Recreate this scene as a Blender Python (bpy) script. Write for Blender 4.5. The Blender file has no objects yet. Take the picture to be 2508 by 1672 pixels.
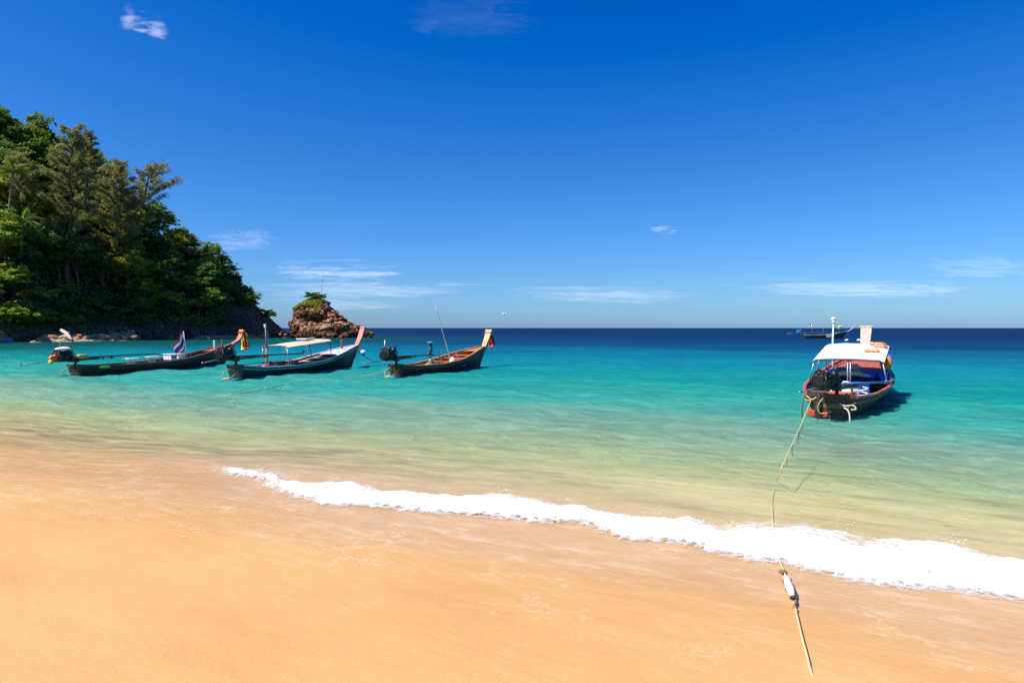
import bpy, bmesh, math, random
import numpy as np
from mathutils import Vector, Matrix, noise as mnoise

SC = bpy.context.scene
COL = SC.collection
R = math.radians

# ------------------------------------------------------------------ camera
CAM_H = 2.1
FPX = 1672.0                     # focal length in pixels of the 2508 px wide photograph
cam_d = bpy.data.cameras.new("camera")
cam = bpy.data.objects.new("camera", cam_d)
COL.objects.link(cam)
cam.location = (0, 0, CAM_H)
cam_d.sensor_width = 36.0
cam_d.lens = 24.0
cam_d.clip_start = 0.1
cam_d.clip_end = 60000
PITCH = math.atan(33.0 / FPX)
cam.rotation_euler = (R(90) - PITCH, 0, 0)
SC.camera = cam
SC.render.resolution_x, SC.render.resolution_y = 1024, 682

# ------------------------------------------------------------------ sky and sun
SUN_EL = R(54)
SUN_AZ = Vector((-0.905, -0.425))          # horizontal direction towards the sun
world = bpy.data.worlds.new("World")
SC.world = world
world.use_nodes = True
wn = world.node_tree
bg = wn.nodes["Background"]
sky = wn.nodes.new("ShaderNodeTexSky")
sky.sky_type = 'NISHITA'
sky.sun_disc = False
sky.sun_elevation = SUN_EL
sky.sun_rotation = math.atan2(SUN_AZ.x, SUN_AZ.y)
sky.altitude = 0
sky.air_density = 1.0
sky.dust_density = 0.45
sky.ozone_density = 10.0
# clear polarised tropical sky: one colour grade over the whole dome
grade = wn.nodes.new("ShaderNodeVectorMath")
grade.operation = 'MULTIPLY_ADD'
grade.inputs[1].default_value = (0.86, 1.16, 1.30)
grade.inputs[2].default_value = (-0.72, -0.80, 0.35)
pos = wn.nodes.new("ShaderNodeVectorMath")
pos.operation = 'MAXIMUM'
wn.links.new(sky.outputs[0], grade.inputs[0])
wn.links.new(grade.outputs[0], pos.inputs[0])
wn.links.new(pos.outputs[0], bg.inputs["Color"])
bg.inputs["Strength"].default_value = 0.065

sun_d = bpy.data.lights.new("sun", 'SUN')
sun_d.energy = 4.5
sun_d.angle = R(0.5)
sun_d.color = (1.0, 0.95, 0.87)
sun = bpy.data.objects.new("sun", sun_d)
COL.objects.link(sun)
sdir = Vector((SUN_AZ.x * math.cos(SUN_EL), SUN_AZ.y * math.cos(SUN_EL), math.sin(SUN_EL)))
sun.rotation_euler = sdir.to_track_quat('Z', 'Y').to_euler()
sun.location = sdir * 100

SC.view_settings.view_transform = 'Standard'
SC.view_settings.look = 'None'
SC.view_settings.gamma = 1.0
SC.view_settings.exposure = 0.75
SC.view_settings.use_curve_mapping = False
SC.cycles.use_denoising = True
SC.cycles.max_bounces = 6
SC.cycles.transparent_max_bounces = 16
SC.cycles.caustics_reflective = False
SC.cycles.caustics_refractive = False
SC.cycles.sample_clamp_indirect = 6.0
SC.cycles.sample_clamp_direct = 5.0

# ------------------------------------------------------------------ helpers
def N(nt, typ, **kw):
    n = nt.nodes.new(typ)
    for k, v in kw.items():
        if k.startswith("i_"):
            n.inputs[k[2:].replace("_", " ")].default_value = v
        else:
            setattr(n, k, v)
    return n

def L(nt, a, b):
    nt.links.new(a, b)

def new_mat(name):
    m = bpy.data.materials.new(name)
    m.use_nodes = True
    nt = m.node_tree
    return m, nt, nt.nodes["Principled BSDF"], nt.nodes["Material Output"]

def ramp(nt, fac, stops, interp='LINEAR'):
    r = nt.nodes.new("ShaderNodeValToRGB")
    r.color_ramp.interpolation = interp
    el = r.color_ramp.elements
    while len(el) > 1:
        el.remove(el[0])
    el[0].position = stops[0][0]
    c = stops[0][1]
    el[0].color = (*c, 1) if len(c) == 3 else c
    for p, c in stops[1:]:
        e = el.new(p)
        e.color = (*c, 1) if len(c) == 3 else c
    if fac is not None:
        nt.links.new(fac, r.inputs[0])
    return r

def math_n(nt, op, a, b=None, clamp=False):
    n = nt.nodes.new("ShaderNodeMath")
    n.operation = op
    n.use_clamp = clamp
    for i, v in enumerate((a, b)):
        if v is None:
            continue
        if isinstance(v, (int, float)):
            n.inputs[i].default_value = v
        else:
            nt.links.new(v, n.inputs[i])
    return n.outputs[0]

MATS = {}
def pmat(name, base, var=0.25, scale=8.0, rough=0.7, metal=0.0, bump=0.15, stretch=(1, 1, 1), second=None, detail=5, spec=0.4):
    """worn, slightly uneven material; second = colour of worn patches"""
    if name in MATS:
        return MATS[name]
    m, nt, p, out = new_mat(name)
    tc = N(nt, "ShaderNodeTexCoord")
    mp = N(nt, "ShaderNodeMapping")
    mp.inputs["Scale"].default_value = stretch
    L(nt, tc.outputs["Object"], mp.inputs["Vector"])
    nz = N(nt, "ShaderNodeTexNoise", i_Scale=scale, i_Detail=detail, i_Roughness=0.62)
    L(nt, mp.outputs[0], nz.inputs["Vector"])
    lo = tuple(c * (1 - var) for c in base)
    hi = tuple(min(1, c * (1 + var)) for c in base)
    stops = [(0.3, lo), (0.66, hi)]
    if second:
        stops.append((0.72, second))
    r = ramp(nt, nz.outputs["Fac"], stops)
    L(nt, r.outputs[0], p.inputs["Base Color"])
    p.inputs["Roughness"].default_value = rough
    p.inputs["Metallic"].default_value = metal
    p.inputs["Specular IOR Level"].default_value = spec
    if bump:
        b = N(nt, "ShaderNodeBump", i_Strength=bump, i_Distance=0.02)
        L(nt, nz.outputs["Fac"], b.inputs["Height"])
        L(nt, b.outputs[0], p.inputs["Normal"])
    MATS[name] = m
    return m

class MB:
    """collects shapes for one mesh"""
    def __init__(self):
        self.v, self.f, self.mi, self.sm = [], [], [], []
    def add(self, verts, faces, mi=0, smooth=False):
        o = len(self.v)
        self.v.extend([tuple(v) for v in verts])
        self.f.extend([tuple(i + o for i in f) for f in faces])
        self.mi.extend([mi] * len(faces))
        self.sm.extend([smooth] * len(faces))
        return self
    def box(self, c, s, rot=None, mi=0, taper=1.0, bev=0.0):
        x, y, z = s[0] / 2, s[1] / 2, s[2] / 2
        t = taper
        vs = [(-x, -y, -z), (x, -y, -z), (x, y, -z), (-x, y, -z), (-x * t, -y * t, z), (x * t, -y * t, z), (x * t, y * t, z), (-x * t, y * t, z)]
        M = Matrix.Identity(3)
        if rot is not None:
            from mathutils import Euler
            M = Euler(rot).to_matrix()
        if bev > 0:
            bm = bmesh.new()
            bv = [bm.verts.new(v) for v in vs]
            for f in [(0, 3, 2, 1), (4, 5, 6, 7), (0, 1, 5, 4), (1, 2, 6, 5), (2, 3, 7, 6), (3, 0, 4, 7)]:
                bm.faces.new([bv[i] for i in f])
            bmesh.ops.bevel(bm, geom=list(bm.edges), offset=bev, segments=2, affect='EDGES', profile=0.5)
            bm.verts.index_update()
            vs2 = [M @ v.co + Vector(c) for v in bm.verts]
            fs = [tuple(v.index for v in f.verts) for f in bm.faces]
            bm.free()
            return self.add(vs2, fs, mi)
        vs = [M @ Vector(v) + Vector(c) for v in vs]
        return self.add(vs, [(0, 3, 2, 1), (4, 5, 6, 7), (0, 1, 5, 4), (1, 2, 6, 5), (2, 3, 7, 6), (3, 0, 4, 7)], mi)
    def tube(self, path, r, n=8, mi=0, smooth=True, flat=1.0):
        path = [Vector(p) for p in path]
        rs = r if isinstance(r, (list, tuple)) else [r] * len(path)
        up = Vector((0, 0, 1))
        rings = []
        prev = None
        for i, p in enumerate(path):
            d = (path[min(i + 1, len(path) - 1)] - path[max(i - 1, 0)])
            if d.length < 1e-9:
                d = Vector((1, 0, 0))
            d.normalize()
            if prev is None:
                a = d.cross(up)
                if a.length < 0.1:
                    a = d.cross(Vector((0, 1, 0)))
            else:
                a = prev - d * prev.dot(d)
            a.normalize()
            prev = a
            b = d.cross(a)
            rings.append([p + (a * math.cos(t) + b * math.sin(t) * flat) * rs[i] for t in [2 * math.pi * k / n for k in range(n)]])
        vs = [v for ring in rings for v in ring]
        fs = []
        for i in range(len(path) - 1):
            for k in range(n):
                fs.append((i * n + k, i * n + (k + 1) % n, (i + 1) * n + (k + 1) % n, (i + 1) * n + k))
        fs.append(tuple(range(n - 1, -1, -1)))
        fs.append(tuple((len(path) - 1) * n + k for k in range(n)))
        return self.add(vs, fs, mi, smooth)
    def bar(self, path, w, h, mi=0, side=None):
        """rectangular bar swept along a path; w across, h vertical"""
        path = [Vector(p) for p in path]
        vs, fs = [], []
        for i, p in enumerate(path):
            d = (path[min(i + 1, len(path) - 1)] - path[max(i - 1, 0)]).normalized()
            a = Vector(side) if side else d.cross(Vector((0, 0, 1)))
            a = (a - d * a.dot(d))
            a.normalize()
            b = a.cross(d)
            ww = w[i] if isinstance(w, (list, tuple)) else w
            hh = h[i] if isinstance(h, (list, tuple)) else h
            for sx, sz in ((-1, -1), (1, -1), (1, 1), (-1, 1)):
                vs.append(p + a * sx * ww / 2 + b * sz * hh / 2)
        for i in range(len(path) - 1):
            for k in range(4):
                fs.append((i * 4 + k, i * 4 + (k + 1) % 4, (i + 1) * 4 + (k + 1) % 4, (i + 1) * 4 + k))
        fs.append((3, 2, 1, 0))
        e = (len(path) - 1) * 4
        fs.append((e, e + 1, e + 2, e + 3))
        return self.add(vs, fs, mi)
    def blob(self, c, s, seed=0, amp=0.15, sub=2, freq=1.5, mi=0, smooth=True, rot=None):
        bm = bmesh.new()
        bmesh.ops.create_icosphere(bm, subdivisions=sub, radius=1.0)
        rnd = Vector((seed * 3.17, seed * 1.71, seed * 0.93))
        M = Matrix.Identity(3)
        if rot is not None:
            from mathutils import Euler
            M = Euler(rot).to_matrix()
        vs = []
        for v in bm.verts:
            k = 1 + amp * mnoise.noise(v.co * freq + rnd) * 2
            q = v.co * k
            vs.append(M @ Vector((q.x * s[0], q.y * s[1], q.z * s[2])) + Vector(c))
        bm.verts.index_update()
        fs = [tuple(v.index for v in f.verts) for f in bm.faces]
        bm.free()
        return self.add(vs, fs, mi, smooth)
    def grid(self, fn, nu, nv, mi=0, smooth=True, thick=0.0):
        vs = [Vector(fn(i / nu, j / nv)) for i in range(nu + 1) for j in range(nv + 1)]
        fs = [(i * (nv + 1) + j, (i + 1) * (nv + 1) + j, (i + 1) * (nv + 1) + j + 1, i * (nv + 1) + j + 1) for i in range(nu) for j in range(nv)]
        if thick:
            n = len(vs)
            # offset copy along approximate normals
            nor = [Vector((0, 0, 0)) for _ in vs]
            for f in fs:
                a = (vs[f[1]] - vs[f[0]]).cross(vs[f[3]] - vs[f[0]])
                for k in f:
                    nor[k] += a
            vs2 = [v + (m.normalized() if m.length > 0 else Vector((0, 0, 1))) * thick for v, m in zip(vs, nor)]
            fs2 = [tuple(reversed([k + n for k in f])) for f in fs]
            edge = []
            W = nv + 1
            bd = [i * W for i in range(nu + 1)] + [nu * W + j for j in range(1, nv + 1)] + [i * W + nv for i in range(nu - 1, -1, -1)] + [j for j in range(nv - 1, 0, -1)]
            for a, b in zip(bd, bd[1:] + bd[:1]):
                edge.append((a, b, b + n, a + n))
            return self.add(vs + vs2, fs + fs2 + edge, mi, smooth)
        return self.add(vs, fs, mi, smooth)
    def mesh(self, name, mats):
        me = bpy.data.meshes.new(name)
        me.from_pydata(self.v, [], self.f)
        for m in (mats if isinstance(mats, (list, tuple)) else [mats]):
            me.materials.append(m)
        me.polygons.foreach_set("material_index", self.mi)
        me.polygons.foreach_set("use_smooth", self.sm)
        me.update()
        return me
    def build(self, name, mats, parent=None, loc=None):
        o = bpy.data.objects.new(name, self.mesh(name, mats))
        COL.objects.link(o)
        if parent is not None:
            o.parent = parent
        if loc is not None:
            o.location = loc
        return o

def tag(o, label=None, cat=None, group=None, kind=None):
    if label: o["label"] = label
    if cat: o["category"] = cat
    if group: o["group"] = group
    if kind: o["kind"] = kind
    return o

def empty(name, loc=(0, 0, 0), rz=0.0, label=None, cat=None, group=None):
    o = bpy.data.objects.new(name, None)
    COL.objects.link(o)
    o.empty_display_size = 0.3
    o.location = loc
    o.rotation_euler = (0, 0, rz)
    return tag(o, label, cat, group)

def link_mesh(name, me, parent=None, loc=(0, 0, 0), rot=(0, 0, 0), sc=(1, 1, 1)):
    o = bpy.data.objects.new(name, me)
    COL.objects.link(o)
    o.parent = parent
    o.location = loc
    o.rotation_euler = rot
    o.scale = sc
    return o

def np_mesh(name, verts, faces, mats, mi=None, smooth=False):
    """quads only, numpy arrays"""
    me = bpy.data.meshes.new(name)
    nv, nf = len(verts), len(faces)
    k = faces.shape[1]
    me.vertices.add(nv)
    me.vertices.foreach_set("co", np.asarray(verts, dtype=np.float32).ravel())
    me.loops.add(nf * k)
    me.loops.foreach_set("vertex_index", faces.astype(np.int32).ravel())
    me.polygons.add(nf)
    me.polygons.foreach_set("loop_start", np.arange(0, nf * k, k, dtype=np.int32))
    for m in (mats if isinstance(mats, (list, tuple)) else [mats]):
        me.materials.append(m)
    if mi is not None:
        me.polygons.foreach_set("material_index", mi.astype(np.int32))
    me.polygons.foreach_set("use_smooth", np.full(nf, smooth))
    me.update(calc_edges=True)
    me.validate()
    return me

def at(px, py, z=0.0):
    """point of the plane at height z seen at a pixel of the photograph"""
    d = FPX * (CAM_H - z) / (py - 803.0)
    return Vector(((px - 1254.0) / FPX * d, d, z))

def at_d(px, py, d):
    return Vector(((px - 1254.0) / FPX * d, d, CAM_H - (py - 803.0) * d / FPX))

# shore frame: s grows out to sea, u runs along the beach to the right
SN = (0.496, 0.868)
ST = (0.868, -0.496)
S_OFF = 8 * 0.868
def su(x, y):
    return x * SN[0] + y * SN[1] - S_OFF, x * ST[0] + (y - 8) * ST[1]
def xy(s, u):
    return s * SN[0] + u * ST[0], 8 + s * SN[1] + u * ST[1]
# ================================================================== BEACH, SEABED AND SEA
def shift(u):
    """the waterline bends towards the camera on the left"""
    return np.clip((-np.asarray(u, dtype=float) - 4.0) / 6.0, 0, 1) * 1.1
def sand_z(s, u):
    s = np.asarray(s, dtype=float) + shift(u)
    land = -s * 0.07
    sea_ = np.where(s < 12, -0.085 * s, np.where(s < 90, -1.02 - 0.078 * (s - 12), -7.1 - 0.05 * (s - 90)))
    z = np.where(s < 0, land, np.maximum(sea_, -24))
    near = np.exp(-((np.asarray(s) + 3) / 14.0) ** 2)
    z = z + near * 0.012 * np.sin(u * 0.9 + 0.7 * np.sin(s * 0.8)) + near * 0.010 * np.sin(s * 1.7 + 0.6 * np.sin(u * 0.5))
    return np.minimum(z, 0.9)

def axis(center_lo, center_hi, step, growth, lim_lo, lim_hi):
    a = list(np.arange(center_lo, center_hi, step))
    st = step
    x = a[-1]
    while x < lim_hi:
        st *= growth
        x += st
        a.append(x)
    st, x = step, a[0]
    b = []
    while x > lim_lo:
        st *= growth
        x -= st
        b.append(x)
    return np.array(b[::-1] + a)

def grid_faces(nu, nv):
    i = np.arange(nu - 1)[:, None] * nv + np.arange(nv - 1)[None, :]
    i = i.ravel()
    return np.stack([i, i + nv, i + nv + 1, i + 1], axis=1)

# --- sand material
def sand_material():
    m, nt, p, out = new_mat("beach_sand")
    g = N(nt, "ShaderNodeNewGeometry")
    du = N(nt, "ShaderNodeVectorMath", operation='DOT_PRODUCT'); du.inputs[1].default_value = (ST[0], ST[1], 0)
    ds = N(nt, "ShaderNodeVectorMath", operation='DOT_PRODUCT'); ds.inputs[1].default_value = (SN[0], SN[1], 0)
    L(nt, g.outputs["Position"], du.inputs[0]); L(nt, g.outputs["Position"], ds.inputs[0])
    s = math_n(nt, 'SUBTRACT', ds.outputs["Value"], S_OFF)
    bend = N(nt, "ShaderNodeMapRange", i_From_Min=-7.97, i_From_Max=-13.97, i_To_Min=0.0, i_To_Max=1.1)
    L(nt, du.outputs["Value"], bend.inputs["Value"])
    s = math_n(nt, 'ADD', s, bend.outputs[0])
    cv = N(nt, "ShaderNodeCombineXYZ"); L(nt, du.outputs["Value"], cv.inputs[0]); L(nt, s, cv.inputs[1])
    def noise(sc, det, stretch, rough=0.6):
        mp = N(nt, "ShaderNodeMapping"); mp.inputs["Scale"].default_value = stretch
        mp.inputs["Rotation"].default_value = (0, 0, R(8))
        L(nt, cv.outputs[0], mp.inputs["Vector"])
        n = N(nt, "ShaderNodeTexNoise", i_Scale=sc, i_Detail=det, i_Roughness=rough)
        L(nt, mp.outputs[0], n.inputs["Vector"])
        return n.outputs["Fac"]
    big = noise(0.55, 4, (0.6, 1.2, 1))
    streak = noise(2.6, 7, (0.6, 1.5, 1), 0.75)
    grain = noise(90, 3, (1, 1, 1), 0.8)
    # damp, slightly darker and redder sand in broad soft patches
    dry = ramp(nt, big, [(0.34, (0.545, 0.292, 0.102)), (0.62, (0.60, 0.35, 0.128))])
    # pale foam residue and drained film streaks close to the water
    st = ramp(nt, streak, [(0.50, (0, 0, 0)), (0.72, (1, 1, 1))])
    nearw = N(nt, "ShaderNodeMapRange", i_From_Min=-3.6, i_From_Max=-1.2, i_To_Min=0.0, i_To_Max=1.0)
    nearw.interpolation_type = 'SMOOTHSTEP'
    L(nt, math_n(nt, 'ADD', s, math_n(nt, 'MULTIPLY', math_n(nt, 'SUBTRACT', big, 0.5), 3.5)), nearw.inputs["Value"])
    amt = math_n(nt, 'MULTIPLY', st.outputs[0], math_n(nt, 'MULTIPLY', nearw.outputs[0], 0.60))
    mix1 = N(nt, "ShaderNodeMix", data_type='RGBA')
    L(nt, amt, mix1.inputs["Factor"]); L(nt, dry.outputs[0], mix1.inputs["A"])
    mix1.inputs["B"].default_value = (0.78, 0.60, 0.39, 1)
    # thin broken lace of foam drying on the sand
    warp = N(nt, "ShaderNodeTexNoise", i_Scale=2.0, i_Detail=5, i_Roughness=0.65); L(nt, cv.outputs[0], warp.inputs["Vector"])
    wsc = N(nt, "ShaderNodeVectorMath", operation='SCALE'); wsc.inputs["Scale"].default_value = 0.9; L(nt, warp.outputs["Color"], wsc.inputs[0])
    wad = N(nt, "ShaderNodeVectorMath", operation='ADD'); L(nt, cv.outputs[0], wad.inputs[0]); L(nt, wsc.outputs[0], wad.inputs[1])
    wmp = N(nt, "ShaderNodeMapping"); wmp.inputs["Scale"].default_value = (1.3, 2.6, 1); L(nt, wad.outputs[0], wmp.inputs["Vector"])
    vor = N(nt, "ShaderNodeTexVoronoi", feature='DISTANCE_TO_EDGE', i_Scale=1.6); L(nt, wmp.outputs[0], vor.inputs["Vector"])
    line = ramp(nt, vor.outputs["Distance"], [(0.0, (1, 1, 1)), (0.045, (0, 0, 0))])
    pm = ramp(nt, noise(0.9, 4, (0.8, 1.2, 1), 0.6), [(0.48, (0, 0, 0)), (0.66, (1, 1, 1))])
    lm = N(nt, "ShaderNodeMapRange", i_From_Min=-4.4, i_From_Max=-2.2); L(nt, s, lm.inputs["Value"])
    fine = ramp(nt, noise(14, 4, (1, 1.4, 1), 0.7), [(0.42, (0, 0, 0)), (0.6, (1, 1, 1))])
    la = math_n(nt, 'MULTIPLY', math_n(nt, 'MULTIPLY', line.outputs[0], pm.outputs[0]), math_n(nt, 'MULTIPLY', lm.outputs[0], fine.outputs[0]))
    mixl = N(nt, "ShaderNodeMix", data_type='RGBA'); L(nt, math_n(nt, 'MULTIPLY', la, 0.8), mixl.inputs["Factor"])
    L(nt, mix1.outputs["Result"], mixl.inputs["A"]); mixl.inputs["B"].default_value = (0.78, 0.70, 0.58, 1)
    mix1 = mixl
    # seabed: paler coral sand with darker patches; shade at the left is painted over it
    sea_n = noise(0.75, 7, (0.5, 1.5, 1), 0.70)
    bed = ramp(nt, sea_n, [(0.34, (0.26, 0.20, 0.10)), (0.43, (0.60, 0.47, 0.22)), (0.54, (0.74, 0.58, 0.30)), (0.66, (0.85, 0.66, 0.33))])
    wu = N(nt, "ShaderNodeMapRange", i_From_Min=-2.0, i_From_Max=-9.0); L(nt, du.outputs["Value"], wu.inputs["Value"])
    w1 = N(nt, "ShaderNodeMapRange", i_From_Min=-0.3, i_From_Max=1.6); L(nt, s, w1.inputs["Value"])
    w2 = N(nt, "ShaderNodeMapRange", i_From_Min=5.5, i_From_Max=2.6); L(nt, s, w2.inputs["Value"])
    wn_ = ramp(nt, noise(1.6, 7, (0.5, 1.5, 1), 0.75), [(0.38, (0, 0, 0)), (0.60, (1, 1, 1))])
    wavelet_shade = math_n(nt, 'MULTIPLY', math_n(nt, 'MULTIPLY', wu.outputs[0], wn_.outputs[0]), math_n(nt, 'MULTIPLY', w1.outputs[0], w2.outputs[0]))  # brown shade of the wavelets, painted into the seabed colour at the left
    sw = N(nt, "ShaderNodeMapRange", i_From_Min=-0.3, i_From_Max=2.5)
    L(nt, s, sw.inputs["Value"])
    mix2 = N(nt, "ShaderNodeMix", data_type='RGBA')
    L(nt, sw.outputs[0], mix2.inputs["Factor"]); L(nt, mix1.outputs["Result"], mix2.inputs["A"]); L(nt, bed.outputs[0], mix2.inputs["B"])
    mixw = N(nt, "ShaderNodeMix", data_type='RGBA'); L(nt, math_n(nt, 'MULTIPLY', wavelet_shade, 0.85), mixw.inputs["Factor"])
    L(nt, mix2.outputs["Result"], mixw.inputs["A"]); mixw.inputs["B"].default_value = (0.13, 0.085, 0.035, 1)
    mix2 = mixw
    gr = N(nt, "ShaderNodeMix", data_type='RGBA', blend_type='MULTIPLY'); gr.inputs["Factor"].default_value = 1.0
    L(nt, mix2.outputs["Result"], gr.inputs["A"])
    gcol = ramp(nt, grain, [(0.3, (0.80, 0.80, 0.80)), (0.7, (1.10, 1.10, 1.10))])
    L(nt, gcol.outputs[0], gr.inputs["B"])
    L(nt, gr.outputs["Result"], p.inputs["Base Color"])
    rr = N(nt, "ShaderNodeMapRange", i_From_Min=0, i_From_Max=1, i_To_Min=0.75, i_To_Max=0.30)
    L(nt, nearw.outputs[0], rr.inputs["Value"]); L(nt, rr.outputs[0], p.inputs["Roughness"])
    p.inputs["Specular IOR Level"].default_value = 0.25
    rip = noise(3.0, 4, (0.7, 1.6, 1), 0.6)
    wr = noise(7.0, 3, (0.6, 2.0, 1), 0.6)
    wm = math_n(nt, 'MULTIPLY', wr, nearw.outputs[0])
    b0 = N(nt, "ShaderNodeBump", i_Strength=0.35, i_Distance=0.03); L(nt, wm, b0.inputs["Height"])
    b1 = N(nt, "ShaderNodeBump", i_Strength=0.35, i_Distance=0.03); L(nt, rip, b1.inputs["Height"]); L(nt, b0.outputs[0], b1.inputs["Normal"])
    b2 = N(nt, "ShaderNodeBump", i_Strength=0.35, i_Distance=0.004); L(nt, grain, b2.inputs["Height"]); L(nt, b1.outputs[0], b2.inputs["Normal"])
    L(nt, b2.outputs[0], p.inputs["Normal"])
    return m

uu = axis(-14, 12, 0.16, 1.09, -30000, 30000)
ss = axis(-7, 12, 0.16, 1.09, -600, 30000)
S_, U_ = np.meshgrid(ss, uu, indexing='ij')
X_, Y_ = xy(S_, U_)
Z_ = sand_z(S_, U_)
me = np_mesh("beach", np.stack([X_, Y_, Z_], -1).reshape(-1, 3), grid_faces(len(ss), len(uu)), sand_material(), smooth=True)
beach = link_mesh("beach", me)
tag(beach, kind="structure")

# --- edges of foam and thin swash, read as points on the beach
LOWER = [(420, 1140), (500, 1146), (560, 1158), (604, 1173), (655, 1203), (698, 1216), (761, 1246), (876, 1250), (966, 1256), (1106, 1263), (1153, 1265), (1263, 1273), (1391, 1290), (1493, 1314), (1552, 1331), (1648, 1337), (1718, 1361), (1787, 1371), (1910, 1385), (1947, 1395), (2086, 1427), (2187, 1449), (2267, 1459), (2363, 1465), (2443, 1473), (2508, 1476), (2700, 1500)]
UPPER = [(420, 1126), (500, 1120), (560, 1124), (600, 1133), (642, 1152), (706, 1176), (834, 1180), (919, 1184), (1068, 1203), (1250, 1203), (1365, 1216), (1450, 1241), (1552, 1257), (1718, 1270), (1840, 1270), (1974, 1283), (2107, 1297), (2240, 1310), (2374, 1326), (2508, 1355), (2700, 1390)]
FILM = [(-300, 1290), (0, 1283), (120, 1280), (240, 1300), (350, 1318), (480, 1332), (560, 1338), (780, 1345), (1000, 1362), (1300, 1395), (1600, 1440), (1900, 1500), (2200, 1560), (2508, 1600)]
def edge(pts, z):
    a = []
    for p in pts:
        q = at(p[0], p[1], z)
        s, u = su(q.x, q.y)
        a.append((u, s))
    a.sort()
    a = np.array(a)
    return lambda u: np.interp(u, a[:, 0], a[:, 1])
f_low, f_up, f_film = edge(LOWER, 0.05), edge(UPPER, 0.12), edge(FILM, 0.12)

def sea_height(s, u):
    rng = np.random.RandomState(4)
    z = np.zeros_like(s)
    for lam, a, n in ((3.6, 0.026, 4), (1.7, 0.020, 6), (0.85, 0.013, 8), (0.45, 0.006, 8)):
        for k in range(n):
            th = rng.normal(0.05, 0.5)
            kk = 2 * math.pi / (lam * rng.uniform(0.75, 1.3))
            ph = rng.uniform(0, 6.28)
            z += a / math.sqrt(n) * 1.5 * np.sin(kk * (s * math.cos(th) + u * math.sin(th)) + ph + 0.6 * np.sin(u * 0.21 + k))
    fade = np.clip((s + 0.2) / 3.0, 0.12, 1) * np.exp(-np.maximum(s - 45, 0) / 40)
    return z * fade

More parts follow.
